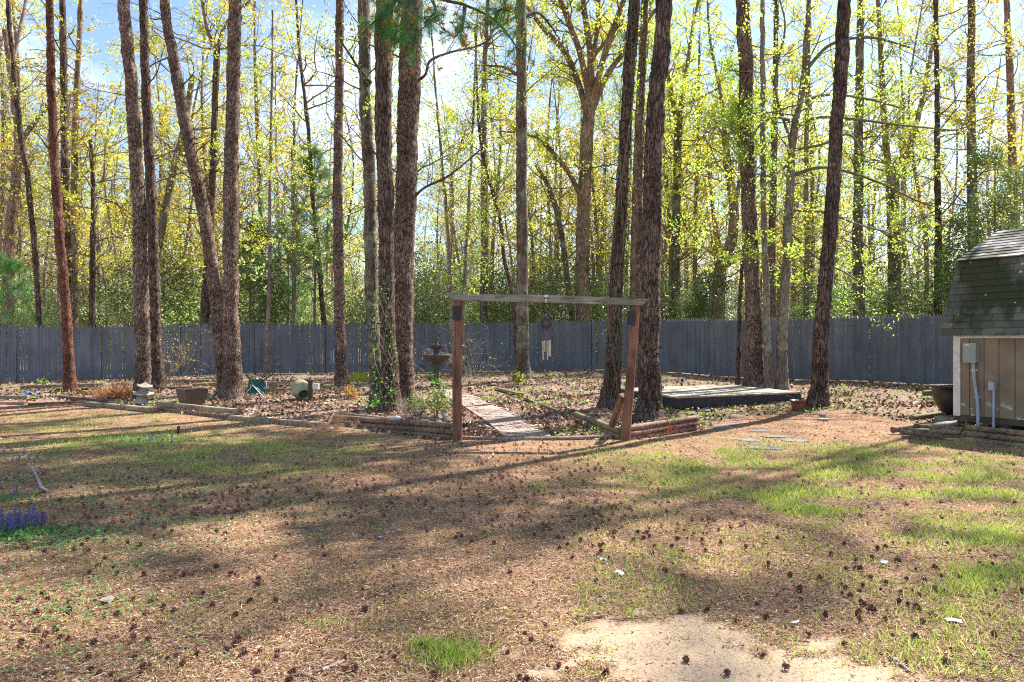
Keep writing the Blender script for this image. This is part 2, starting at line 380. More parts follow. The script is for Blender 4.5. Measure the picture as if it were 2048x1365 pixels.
mb = MB()
C = scatter(34000, 11, 27, lambda x, y: bedmask(x, y)*(1-.93*pathmask(x, y))*np.clip(2.2*fbm(x, y, 1.1)-.5, .12, 1), power=.8); C[:, 2] += rng.uniform(.005, .035, len(C))
lp = np.array([(.30, .17, .11), (.42, .29, .20), (.20, .105, .07), (.66, .53, .43), (.36, .19, .11), (.08, .045, .035)])
mb.leaves(C, rng.uniform(.04, .12, len(C)), .55, .35, lp[rng.choice(6, len(C), p=[.22, .2, .2, .1, .14, .14])]*rng.uniform(.8, 1.15, (len(C), 1)))
tag(mb.build('dead_leaves', M['litter'], smooth=False), 'dry fallen brown oak leaves over the garden beds', 'dead leaves', kind='stuff')
def blades(C, h, w, lean=.35):
    n = len(C); a = rng.uniform(0, 6.283, n); d = np.stack([np.cos(a), np.sin(a), np.zeros(n)], -1)
    b = rng.uniform(0, 6.283, n); l = np.stack([np.cos(b), np.sin(b), np.zeros(n)], -1)*(rng.uniform(.1, 1, n)*lean*h)[:, None]
    w = np.broadcast_to(w, (n,))[:, None]; up = np.zeros((n, 3)); up[:, 2] = h
    V = np.stack([C-d*w*.5, C+d*w*.5, C+l*.45+up*.6+d*w*.38, C+l+up], 1).reshape(-1, 3)
    return V, np.arange(4*n).reshape(n, 4)[:, [0, 1, 2, 3]]
gp = np.array([(.27, .42, .05), (.40, .52, .08), (.17, .27, .04), (.50, .48, .14), (.56, .46, .26)])
mb = MB()
C = scatter(95000, 3.2, 16, lambda x, y: np.clip(greenmask(x, y), 0, 1)*(1-sandmask(x, y))*(1-bedmask(x, y)), power=.9)
hh = rng.uniform(.02, .06, len(C))*(1+.7*np.clip(greenmask(C[:, 0], C[:, 1])-.7, 0, .6))
V, Q = blades(C, hh, rng.uniform(.003, .006, len(C)), .8)
mb.add(V, Q, gp[rng.choice(5, len(C), p=[.24, .30, .14, .16, .16])])
C = scatter(36000, 3.2, 15, lambda x, y: .35+.65*(fbm(x+4, y, 2) > .5)-.9*sandmask(x, y)-bedmask(x, y), power=.6)
V, Q = blades(C, rng.uniform(.01, .028, len(C)), .003, 1.2); mb.add(V, Q, gp[rng.choice(5, len(C), p=[.2, .3, .1, .25, .15])])
tag(mb.build('grass', M['vgrass'], smooth=False), 'thin bright green grass growing in patches over the lawn', 'grass', kind='stuff')
mb = MB()
C = scatter(17000, 3.2, 15, lambda x, y: np.clip(clovermask(x, y), 0, 1)*(1-bedmask(x, y)), power=.8)
cp = np.array([(.12, .24, .09), (.20, .34, .13), (.28, .42, .18), (.40, .40, .06)])
for k in range(3):
    D = C+np.stack([np.cos(k*2.1+C[:, 0]*50)*.010, np.sin(k*2.1+C[:, 0]*50)*.010, rng.uniform(.012, .03, len(C))], -1)
    mb.leaves(D, rng.uniform(.014, .022, len(C)), .85, .8, cp[rng.choice(4, len(C), p=[.35, .35, .2, .1])])
tag(mb.build('clover', M['vgrass'], smooth=False), 'low blue green clover carpet at the left of the lawn', 'clover', kind='stuff')
mb = MB()          # little heaps of fallen catkins
C0 = scatter(170, 3.3, 9, lambda x, y: .8-.45*sandmask(x, y)-bedmask(x, y), power=.6)
for c in C0:
    k = rng.integers(14, 30); D = c+rng.normal(0, 1, (k, 3))*np.array([.03, .022, .003])+np.array([0, 0, .008])
    mb.leaves(D, .012, .7, .5, np.array([(.46, .42, .06)])*rng.uniform(.7, 1.2, (k, 1)))
tag(mb.build('fallen_catkins', M['litter'], smooth=False), 'small yellow green catkins strewn over the bare lawn', 'catkins', kind='stuff')
mb = MB()          # low weeds through the beds
C0 = scatter(800, 11.2, 25, lambda x, y: bedmask(x, y)*(1-.95*pathmask(x, y))*np.clip(3*fbm(x, y+5, .6)-1.1, 0, 1))
for c in C0:
    k = rng.integers(5, 16); D = c+rng.normal(0, 1, (k, 3))*np.array([.06, .06, .025])+np.array([0, 0, .05]); D[:, 2] = np.maximum(D[:, 2], c[2]+.01)
    mb.leaves(D, rng.uniform(.025, .055, k), .7, .3)
tag(mb.build('low_weeds', M['weed'], smooth=False), 'scattered low green weeds sprouting through dead leaves', 'weeds', kind='stuff')

# ---------------------------------------------------------------- pine cones on the lawn
def cone_mesh(k, r):
    mb = MB(); u = rng.normal(size=(k, 3)); u /= np.linalg.norm(u, axis=1, keepdims=True)
    for d in u:
        a = np.cross(d, [.3, .8, .5]); a /= np.linalg.norm(a); b = np.cross(d, a)
        c = d*r*.45; w = r*.26
        mb.add([c+a*w, c-a*w*.5+b*w*.8, c-a*w*.5-b*w*.8, d*r*rng.uniform(.85, 1.15)], [[0, 1, 3], [1, 2, 3], [2, 0, 3]])
    return mb
M['cone'] = simple('cone_scales', (.25, .105, .075), (.09, .04, .03), 60, .8)
CONES = [(1020, 930, 260, 45, 1.), (560, 990, 260, 45, .8), (1310, 1060, 160, 50, .6), (1050, 1010, 160, 50, .6), (300, 1000, 220, 60, .5), (1700, 960, 300, 60, .3), (1800, 1180, 220, 90, .13), (200, 1200, 200, 120, .14), (500, 1330, 500, 40, .10), (1330, 1310, 200, 40, .06), (1130, 880, 140, 14, .9), (820, 890, 150, 12, .9)]
def conemask(x, y):
    px, py = topix(x, y); return np.clip(ell(px, py, CONES)+.02, 0, 1)*(1-bedmask(x, y))*(1-.8*sandmask(x, y))
CC = scatter(3000, 3.15, 12.5, conemask, power=1.)[:1150]
CC = CC[np.argsort(CC[:, 1])]
protos = []
for k in range(3):
    m = cone_mesh(70, .0225).build('pine_cone', M['cone'], smooth=False, local=True); protos.append(m)
for i, c in enumerate(CC[:300]):
    o = protos[i] if i < 3 else protos[i % 3].copy()
    if i >= 3: COL.objects.link(o)
    o.location = (c[0], c[1], c[2]+.016); o.rotation_euler = tuple(rng.uniform(0, 6, 3)); o.scale = (rng.uniform(.45, 1.0),)*3
    cpx, cpy = topix(c[0], c[1]); where = ('along the bottom edge' if cpy > 1220 else 'on the lower lawn' if cpy > 1080 else 'on the middle lawn')+(' left of the gateway' if cpx < 880 else ' below the gateway' if cpx < 1300 else ' right of the gateway')
    tag(o, 'small dark brown spiky pine cone '+where, 'pine cone', 'pine cones scattered over the lawn')
mb = MB(); small = cone_mesh(22, .022); sv_ = np.vstack(small.v); sf = np.vstack(small.f)
for c in CC[300:]: mb.add(sv_*rng.uniform(.7, 1.2)+c+np.array([0, 0, .016]), sf)
tag(mb.build('more_pine_cones', M['cone'], smooth=False), 'dense scatter of dark pine cones farther back on the lawn', 'pine cones', kind='stuff')

# ---------------------------------------------------------------- twigs, sticks, scraps on the lawn
M['stick'] = simple('stick_wood', (.30, .21, .15), (.13, .085, .06), 20, .9)
for i, c in enumerate(scatter(46, 3.2, 11, lambda x, y: 1-bedmask(x, y)-sandmask(x, y), power=.7)):
    a = rng.uniform(-.9, .9)+(math.pi if rng.random() < .5 else 0); l = rng.uniform(.06, .24)
    d = np.array([math.cos(a), math.sin(a)*.8, 0]); pts = [c+d*l*t+np.array([0, 0, .008+rng.uniform(0, .008)])+rng.normal(0, .006, 3)*np.array([1, 1, 0]) for t in np.linspace(-.5, .5, 5)]
    tag(MB().tube(smoothpath(pts, 7), np.linspace(.005, .003, 7)*rng.uniform(.7, 1.4), 5).build('twig', M['stick']), 'thin dry brown twig lying on the lawn', 'twig', 'fallen twigs on the lawn')
def stick(pp, r, name, label, cat, mat='stick', lift=.01):
    pts = []
    for p in pp:
        g = G(p[0], p[1]); g[2] += lift+(p[2] if len(p) > 2 else 0); pts.append(g)
    n = len(pts)*3; return tag(MB().tube(smoothpath(pts, n), np.linspace(r, r*.6, n), 8, bark=r*.06).build(name, M[mat]), label, cat)
M['palestick'] = simple('weathered_stick', (.42, .35, .31), (.24, .185, .16), 18, .85)
stick([(98, 985), (84, 980, .01), (74, 965, .05), (66, 955, .08), (57, 946, .10)], .017, 'fallen_branch', 'pale curved fallen branch arching off the lawn at far left', 'branch', 'palestick')
stick([(57, 952), (36, 962), (0, 958)], .008, 'fallen_branch', 'grey forked twig running to the left edge behind the purple flowers', 'branch', 'palestick')
stick([(1147, 1236), (1180, 1238), (1215, 1234)], .010, 'stick', 'dark straight stick at the top edge of the bare sand', 'stick')
stick([(645, 1345), (670, 1335), (688, 1325)], .010, 'stick', 'pale peeled stick near the bottom edge left of the grass clump', 'stick', 'palestick')
stick([(596, 1352), (620, 1358), (640, 1368)], .009, 'stick', 'brown knobbly stick cut by the bottom edge of the picture', 'stick')
stick([(1860, 1180), (1900, 1190), (1945, 1196)], .007, 'stick', 'long brown stick on the right of the lawn below the tall grass', 'stick')
stick([(1955, 1128), (1975, 1135), (1998, 1142)], .011, 'stick', 'short dark stick just under the long grass strip', 'stick')
stick([(1780, 1318), (1800, 1330), (1820, 1348)], .009, 'stick', 'pale stick beside the right corner of the bare sand', 'stick', 'palestick')
stick([(975, 920), (983, 914), (990, 904)], .012, 'stick', 'pale slanted stick among cones in front of the wooden gate frame', 'stick', 'palestick')
M['paper'] = simple('white_paper', (.6, .61, .64), (.45, .47, .5), 10, .7)
M['bluepaper'] = simple('blue_grey_paper', (.38, .46, .60), (.28, .36, .50), 10, .6)
def scrap(px, py, w, lab, mat):
    c = G(px, py); c[2] += .012; V = []
    for k in range(7):
        a = k/7*6.283; V.append(c+np.array([math.cos(a)*w*rng.uniform(.35, .6), math.sin(a)*w*rng.uniform(.3, .6), rng.uniform(0, .022)]))
    mb = MB(); mb.add(np.vstack([V, np.array(V)-np.array([0, 0, .002])]), [[0, 1, 2], [0, 2, 3], [0, 3, 4], [0, 4, 5], [0, 5, 6], [9, 8, 7], [10, 9, 7], [11, 10, 7], [12, 11, 7], [13, 12, 7]])
    tag(mb.build('paper_scrap', M[mat], smooth=False), lab, 'paper scrap')
scrap(1907, 1246, .085, 'torn white paper scrap on the right of the lawn', 'paper')
scrap(758, 1080, .06, 'small blue grey scrap in the shaded centre left of the lawn', 'bluepaper')
scrap(1208, 1125, .055, 'pale blue scrap left of centre among pine cones', 'bluepaper')
scrap(1237, 1152, .07, 'flat whitish scrap just below the pale blue one', 'paper')
scrap(1590, 1252, .05, 'crumpled bluish white scrap at the upper right edge of the bare sand', 'paper')
scrap(215, 1207, .09, 'whitish flat bark chip on the lower left lawn', 'palestick')
scrap(1768, 1130, .05, 'small white pebble like scrap beside a green weed on the right lawn', 'paper')

# ---------------------------------------------------------------- wood and timber edging
M['log'] = wood('weathered_log', (.28, .18, .11), (.155, .092, .055), grain=(6, 6, 6))
M['logred'] = wood('reddish_log', (.42, .25, .19), (.25, .125, .09), grain=(6, 6, 6))
M['loggreen'] = wood('mossy_log', (.32, .26, .16), (.18, .13, .075), green=(.17, .17, .06))
M['timber'] = wood('grey_timber', (.42, .32, .23), (.25, .18, .12), grain=(7, 7, 7))
def log(a, b, r, label, mat='log', sag=0., group=None, square=False, name='log'):
    a, b = np.array(a, float), np.array(b, float); n = 14
    pts = a+(b-a)*np.linspace(0, 1, n)[:, None]; pts[:, 2] += rng.normal(0, .0015, n)
    if sag: pts += np.outer(np.sin(np.linspace(0, math.pi, n)), sag)
    pts = np.vstack([pts[0]-(pts[1]-pts[0])*.02, pts, pts[-1]+(pts[-1]-pts[-2])*.02])
    rad = np.full(n+2, r)*(1+rng.normal(0, .02, n+2)); rad[0] *= .86; rad[-1] *= .86
    mb = MB()
    if square:
        d = (b-a)/np.linalg.norm(b-a); s = np.cross(d, [0, 0, 1.]); s /= np.linalg.norm(s); u = np.cross(s, d)
        prof = [(-1, -.8), (-.85, -1), (.85, -1), (1, -.8), (1, .75), (.8, 1), (-.8, 1), (-1, .75)]
        V = []
        for p, q in zip(pts, rad): V += [p+s*x*q*1.15+u*z*q*.85 for x, z in prof]
        k = len(pts); i = np.arange(k-1)[:, None]*8; j = np.arange(8)[None]; j2 = (j+1) % 8
        mb.add(V, np.stack([i+j, i+j2, i+8+j2, i+8+j], -1).reshape(-1, 4)); mb.add(V[:8], [list(range(7, -1, -1))]); mb.add(V[-8:], [list(range(8))])
    else: mb.tube(pts, rad, 14, bark=r*.025)
    return tag(mb.build(name, M[mat], smooth=not square), label, 'timber' if square else 'log', group)
lg = 'round landscaping logs edging the garden beds'
log(P(905, 852, 10.98), P(669, 835, 12.95), .049, 'top log of the low wall left of the wooden gate frame', group=lg)
log(P(905, 863.5, 10.95), P(674, 847, 12.93), .048, 'middle log of the three stacked left of the wooden gate frame', group=lg)
log(P(905, 875, 10.95), P(700, 857.5, 12.6), .048, 'bottom log of the low wall left of the wooden gate frame', group=lg)
log(P(780, 838, 12.35), P(664, 826, 13.3), .03, 'thin split log lying behind the low wall left of the gate frame', 'timber', group=lg)
log(P(1256, 857, 10.95), P(1394, 835, 12.15), .045, 'top reddish log of the low wall right of the gate frame', 'logred', group=lg)
log(P(1256, 868, 10.93), P(1393, 845.5, 12.13), .042, 'middle reddish log of the low wall right of the gate frame', 'logred', group=lg)
log(P(1256, 879, 10.93), P(1392, 855.5, 12.13), .042, 'bottom reddish log of the low wall right of the gate frame', 'logred', group=lg)
log(P(1240, 862, 11.05), P(1152, 829, 13.4), .056, 'upper mossy log running back from the right gate post', 'loggreen', group=lg)
log(P(1240, 875, 11.02), P(1176, 848, 12.7), .052, 'lower mossy log running back from the right gate post', 'loggreen', group=lg)
a, b = G(1120, 826), G(1046, 799); log(a+[0, 0, .02], b+[0, 0, .03], .036, 'long mossy log edging the brick path halfway back', 'loggreen', group=lg)
a, b = G(1043, 796), G(993, 781); log(a+[0, 0, .07], b+[0, 0, .04], .05, 'short log end edging the far right side of the brick path', 'loggreen', group=lg)
log(G(921, 879)+[0, 0, .02], G(1222, 877)+[0, 0, .03], .036, 'long pale split log across the ground between the gate posts', 'timber', sag=(0, -.12, -.01), group=lg)
log(P(897, 846, 11.3), P(886, 822, 12.6), .05, 'short log end behind the left gate post beside pale stones', 'timber', group=lg)
tg = 'square landscape timbers edging the left beds'
def tim(p, q, r, label, mat='timber', dz=.04, dz2=None):
    a, b = G(*p), G(*q); return log(a+[0, 0, dz], b+[0, 0, dz if dz2 is None else dz2], r, label, mat, group=tg, square=True, name='landscape_timber')
tim((175, 812), (312, 825), .055, 'weathered timber under the small stone lantern', dz=.05)
tim((318, 822), (477, 840), .05, 'lower dark timber beneath the pale plank in front of the brown planter', 'log', dz=.035)
tim((316, 820), (479, 838), .055, 'pale plank topped timber in front of the square brown planter', dz=.135)
tim((460, 840), (650, 856), .055, 'long low timber between the brown planter and the log wall', dz=.045)
tim((114, 797), (206, 807), .05, 'dark timber end just right of the reddish leaning trunk', 'log', dz=.05)
tim((43, 778), (208, 774), .055, 'long timber behind the slim dark tree near the fence at left', dz=.06)
tim((110, 783), (200, 779), .045, 'short dark timber in front of the long one near the left fence', 'log', dz=.03)
tim((-25, 803), (58, 803), .05, 'upper timber at the left edge of the picture', dz=.1)
tim((-25, 809), (52, 809), .05, 'lower timber at the left edge of the picture', dz=.02)
tim((56, 811), (172, 806), .04, 'thin dark timber joining the left edge stack to the lantern timber', 'log', dz=.02)
tim((328, 765), (420, 765), .055, 'far timber near the fence right of the paired trunks', dz=.05)
tim((385, 773), (440, 771), .05, 'short timber just left of the thick leaning trunks', dz=.05)
tim((322, 779), (384, 777), .045, 'dark half buried timber behind the brown planter', 'log', dz=.03)
tim((524, 771), (553, 771), .06, 'stub of timber right of the green folding chair', dz=.05)
sg = 'logs stacked in front of the shed'
log(P(1932, 855, 10.9), P(2075, 870, 10.1), .045, 'top log of the right hand stack in front of the shed', group=sg)
log(P(1928, 867, 10.85), P(2075, 883, 10.05), .045, 'middle log of the right hand stack in front of the shed', group=sg)
log(P(1924, 879, 10.85), P(2075, 895, 10.05), .045, 'bottom log of the right hand stack in front of the shed', 'loggreen', group=sg)
log(P(1828, 852, 11.5), P(1926, 859.5, 11.05), .040, 'top rear log of the left hand stack near the shed', group=sg)
log(P(1818, 861, 11.4), P(1922, 865.5, 10.95), .042, 'second log of the left hand stack near the shed', 'loggreen', group=sg)
log(P(1801, 864, 11.2), P(1886, 874, 10.8), .040, 'short front log with rounded end in the left hand stack near the shed', group=sg)
log(P(1803, 876, 11.25), P(1921, 883, 10.85), .045, 'bottom log of the left hand stack near the shed', 'loggreen', group=sg)
log(P(1785, 860, 11.6), P(1826, 853, 11.75), .048, 'short thick cut log at the left tip of the stack near the shed', 'logred', group=sg)
log(P(1855, 853, 11.9), P(1950, 843, 12.2), .05, 'grey weathered log slanting under the shed corner', 'palestick', group=sg)
log(P(1822, 836, 12.9), P(1895, 826, 13.2), .05, 'mossy log lying on the ground left of the concrete block', 'loggreen', group=sg)
log(P(1845, 787, 15.6), P(1900, 782, 15.4), .06, 'dark thick log poking out behind the black tub', 'logred', group=sg)

# ---------------------------------------------------------------- brick path
M['brick'] = simple('path_brick', (.40, .31, .26), (.25, .175, .145), 6, .9, detail=8)
lft = [G(*p) for p in ((1008, 876), (976, 849), (947, 829), (912, 806), (881, 791), (868, 784))]
rgt = [G(*p) for p in ((1103, 876), (1058, 848), (1018, 824), (968, 801), (925, 786), (905, 780))]
lp_, rp_ = smoothpath(lft, 78), smoothpath(rgt, 78)
mb = MB()
for i in range(77):
    for j in range(4):
        o = (i % 2)*.5
        t0, t1 = max((j-o)/4+.006, 0), min((j+1-o)/4-.006, 1)
        if t1 <= t0+.03: continue
        q = [lp_[i]*(1-t0)+rp_[i]*t0, lp_[i]*(1-t1)+rp_[i]*t1, lp_[i+1]*(1-t1)+rp_[i+1]*t1, lp_[i+1]*(1-t0)+rp_[i+1]*t0]
        q = np.array(q); ce = q.mean(0); q = ce+(q-ce)*np.array([.97, .93, 1]); q[:, 2] += .04+rng.normal(0, .003)+rng.normal(0, .002, 4)
        mb.poly_box(q, .045)
tag(mb.build('path', M['brick'], smooth=False), None, None, kind='structure')

# ---------------------------------------------------------------- flagstones
M['slate'] = simple('slate', (.21, .225, .25), (.12, .13, .15), 6, .95, detail=7)
stones = [((1412, 822), 34, 'slate slab nearest the deck corner'), ((1384, 828), 36, 'grey slab partly behind the tip of the reddish log wall'), ((1388, 834), 50, 'wide grey slab just behind the reddish log tip'), ((1412, 845), 26, 'narrow slab right of the reddish log tip'),
          ((1471, 840), 28, 'diamond shaped slab right of the slate cluster'), ((1460, 844), 34, 'thin slab in front of the diamond shaped one'), ((1472, 851), 26, 'sliver of slab under pine litter below the diamond one'), ((1448, 856), 52, 'long dark slab below the slate cluster'),
          ((1522, 863), 44, 'sunlit slab farthest back on the grass'), ((1548, 874), 52, 'bright narrow slab in the middle of the grass stones'), ((1498, 881), 56, 'pale slab half sunk in grass at the left of the stones'), ((1588, 882), 56, 'long pale slab at the right end of the stones'), ((1532, 896), 84, 'largest pale slab nearest the camera')]
for (p, w, lab) in stones:
    c = G(*p); ww = w/F*c[1]/2; k = 7; mb = MB(); a0 = rng.uniform(0, 6)
    top = np.array([c+np.array([math.cos(a0+j/k*6.283)*ww*rng.uniform(.8, 1.1), math.sin(a0+j/k*6.283)*ww*rng.uniform(.5, .95), .012+rng.uniform(-.006, .006)]) for j in range(k)])
    bot = top-np.array([0, 0, .05]); mb.add(np.vstack([top, bot]), [[j, (j+1) % k, k+(j+1) % k, k+j][::-1] for j in range(k)]); mb.add(top, [list(range(k))])
    tag(mb.build('flagstone', M['slate'], smooth=False), lab, 'flagstone', 'slate stepping stones right of the gate frame')

# ---------------------------------------------------------------- wooden deck
M['deck'] = wood('deck_boards', (.70, .60, .48), (.48, .39, .30), grain=(5, 5, 5))
M['black'] = simple('black_board', (.045, .045, .05), (.025, .025, .028), 8, .8)
dN, dR, dL = np.array([3.44, 15.15, .33]), np.array([6.65, 16.6, .33]), np.array([2.69, 18.05, .33]); dB = dL+dR-dN
deck = thing('wooden_deck', 'low weathered wooden platform with black sides between the trunks', 'deck', (*dN[:2], .1))
mb = MB(); nb = 20
for i in range(nb):
    t0, t1 = i/nb+.003, (i+1)/nb-.003
    z = np.array([0, 0, rng.normal(0, .002)])
    mb.poly_box([dN+(dL-dN)*t0+z, dR+(dB-dR)*t0+z, dR+(dB-dR)*t1+z, dN+(dL-dN)*t1+z], .035)
mb.build('deck_boards', M['deck'], deck, smooth=False)
mb = MB(); s0 = np.array([0, 0, -.037])
ins = lambda p: p+(dN+dB-2*p)/2*.012
cs = [ins(p)+s0 for p in (dN, dR, dB, dL)]
for a, b in ((0, 1), (1, 2), (2, 3), (3, 0)):
    p, q = cs[a], cs[b]; d = (q-p)/np.linalg.norm(q-p); n_ = np.cross(d, [0, 0, 1.])
    mb.poly_box([p+[0, 0, -.001], p-[0, 0, .20], q-[0, 0, .20], q+[0, 0, -.001]], .035)
mb.build('skirt', M['black'], deck, smooth=False)
log(dL+(dB-dL)*.05+(dN-dL)*.35+[0, 0, .05], dL+(dB-dL)*.23+(dN-dL)*.30+[0, 0, .05], .035, 'short round stick of firewood lying on the wooden deck', 'timber')

# ---------------------------------------------------------------- gate frame (arbor) with its lamps, skull, chime
M['post'] = wood('red_brown_post', (.30, .135, .08), (.18, .078, .045), grain=(10, 10, 1.2))
M['beam'] = wood('grey_green_beam', (.36, .34, .26), (.24, .22, .17), grain=(1.2, 12, 12))
lb, rb = G(914, 882), G(1250, 882)
arb = thing('gate_frame', 'rustic wooden garden gateway of two red brown posts and a grey cross beam', 'arbor', (lb+rb)/2)
D1 = lb[1]
MB().tube([P(915, 884, D1), P(914, 760, D1), P(917, 599, D1)], [.073, .070, .066], 16, bark=.0015).build('post', M['post'], arb)
MB().tube([P(1250, 884, D1), P(1262, 740, D1), P(1272, 604, D1)], [.073, .069, .062], 16, bark=.0015).build('post', M['post'], arb)
MB().tube([P(1224, 852, D1+.45), P(1246, 790, D1+.08)], [.06, .06], 4, bark=.001).build('brace', M['post'], arb)
e = [P(893, 589, D1), P(1297, 599, D1), P(1283, 611, D1), P(908, 601, D1)]
mb = MB(); off = np.array([0, .07, 0]); Vf = [x-off for x in e]; Vb = [x+off for x in e]
n = 30; top = smoothpath([e[0], P(1092, 590.5, D1), e[1]], n); bot = smoothpath([e[3], P(1092, 605, D1), e[2]], n)
V = np.vstack([top-off, top+off, bot+off, bot-off]); fs = []
for i in range(n-1):
    for a, b in ((0, 1), (1, 2), (2, 3), (3, 0)): fs.append([a*n+i, a*n+i+1, b*n+i+1, b*n+i])
fs += [[0, n, 2*n, 3*n], [n-1, 4*n-1, 3*n-1, 2*n-1]]
mb.add(V, fs); mb.build('beam', M['beam'], arb, smooth=False)
M['lampblack'] = simple('dark_metal', (.022, .022, .027), (.014, .014, .018), 12, .6)
def postlamp(px, y0, y1, w, lab, rot):
    t = thing('post_lamp', lab, 'lamp', P(px, y1, D1-.11), 'black box lamps on the gate posts')
    c = P(px, (y0+y1)/2, D1-.09); h = (y1-y0)/F*D1; mb = MB()
    prof = [(a, 0) for a in ()]; th = np.linspace(-math.pi, 0, 13); r = w/F*D1/2
    ring = [np.array([math.cos(a)*r, math.sin(a)*r*.8, 0]) for a in th]+[np.array([r, .03, 0]), np.array([-r, .03, 0])]
    Rz = np.array(Matrix.Rotation(rot, 3, 'Z')); ring = np.array([Rz@x for x in ring]); k = len(ring)
    V = np.vstack([ring+c-[0, 0, h/2], ring+c+[0, 0, h/2]])
    mb.add(V, [[j, (j+1) % k, k+(j+1) % k, k+j] for j in range(k)]); mb.add(V[k:], [list(range(k))]); mb.add(V[:k], [list(range(k))[::-1]])
    mb.build('housing', M['lampblack'], t, smooth=False)
    cap = np.array(ring)*1.08; V = np.vstack([cap+c+[0, 0, h/2+.001], cap+c+[0, 0, h/2+.012]]); mb = MB()
    mb.add(V, [[j, (j+1) % k, k+(j+1) % k, k+j] for j in range(k)]); mb.add(V[k:], [list(range(k))]); mb.build('cap', M['lampblack'], t, smooth=False)
postlamp(914, 614, 640, 17, 'black half round box lamp high on the left gate post', R(12))
postlamp(1263, 624, 650, 16, 'black half round box lamp high on the right gate post', R(5))
M['bone'] = simple('white_bone', (.78, .75, .68), (.6, .56, .5), 30, .6)
sk = P(1092, 598, D1-.075); t = thing('animal_skull', 'small white animal skull fixed to the middle of the grey beam', 'skull', sk)
mb = MB(); MX = np.array(Matrix.Rotation(R(90), 3, 'Y'))
prof = [(0, .066), (.022, .062), (.030, .045), (.031, .028), (.024, .010), (.018, -.02), (.014, -.045), (.008, -.058), (0, -.06)]
mb.lathe(prof, 14, sk); mb.build('cranium', M['bone'], t)
mb = MB()
for s in (-1, 1): mb.lathe([(0, .014), (.012, .008), (.013, 0), (.009, -.010), (0, -.013)], 8, sk+np.array([s*.016, -.024, .012]))
mb.build('eye_socket', M['black'], t)
ch = P(1092, 647, D1); t = thing('wind_chime', 'black sun face wind chime with pale tubes hanging under the beam', 'wind chime', ch)
M['chimeblk'] = simple('rusty_black_metal', (.05, .05, .06), (.03, .03, .035), 30, .5); M['tube'] = simple('brass_tube', (.55, .50, .38), (.42, .37, .27), 12, .35, metal=.5)
M['rust'] = simple('rust', (.20, .09, .06), (.10, .06, .05), 30, .6)
mb = MB(); MYr = np.array(Matrix.Rotation(R(90), 3, 'X'))
for k in range(18):
    a = k/18*6.283; r0, r1 = .058, .150 if k % 2 == 0 else .118; w = .017
    d = np.array([math.cos(a), 0, math.sin(a)]); s = np.array([-math.sin(a), 0, math.cos(a)])
    c0 = ch+d*r0; mid = ch+d*(r0+r1)/2+s*.012; tip = ch+d*r1-s*.008; th = np.array([0, .004, 0])
    V = [c0-s*w, c0+s*w, mid+s*w*.7, tip, mid-s*w*.6]
    V = np.vstack([np.array(V)-th, np.array(V)+th]); mb.add(V, [[0, 1, 2, 4], [5, 9, 7, 6], [0, 5, 6, 1], [1, 6, 7, 2], [0, 4, 9, 5]]); mb.add(V, [[4, 2, 3], [9, 8, 7], [2, 7, 8], [2, 8, 3], [3, 8, 9], [3, 9, 4]])
mb.build('sun_rays', M['chimeblk'], t, smooth=False)
mb = MB(); mb.lathe([(0, .030), (.03, .026), (.050, .014), (.056, .018), (.064, .018), (.066, 0), (.06, -.01), (0, -.01)], 28, ch, MYr)
for s in (-1, 1): mb.lathe([(0, .038), (.009, .034), (.011, .024)], 8, ch+np.array([s*.02, 0, .012]), MYr)
mb.tube([ch+[0, -.036, .016], ch+[0, -.046, -.008]], [.004, .009], 6); mb.tube([ch+[-.018, -.030, -.024], ch+[0, -.034, -.03], ch+[.018, -.030, -.024]], .004, 5)
mb.build('sun_face', M['chimeblk'], t)
mb = MB(); mb.lathe([(0, .041), (.022, .037), (.036, .028), (.040, .018), (0, .018)], 20, ch, MYr); mb.build('face', M['rust'], t)
mb = MB()
for s in (-1, 1): mb.tube([P(1092, 606, D1), P(1092+s*3, 640, D1)], .0018, 4)
for k in range(5): mb.tube([ch+[-.03+k*.015, 0, -.09], P(1085+k*4, 682, D1)], .0012, 3)
mb.build('cord', M['chimeblk'], t)
for k, (px, y0, y1) in enumerate(((1085.5, 682, 719), (1089, 681, 704), (1094, 681, 719), (1098, 681, 712), (1100.5, 680, 713))):
    MB().tube([P(px, y0, D1+(k % 3-1)*.03), P(px+(.9 if k < 3 else .2), y1, D1+(k % 3-1)*.03)], .010, 8).build('tube', M['tube'], t)

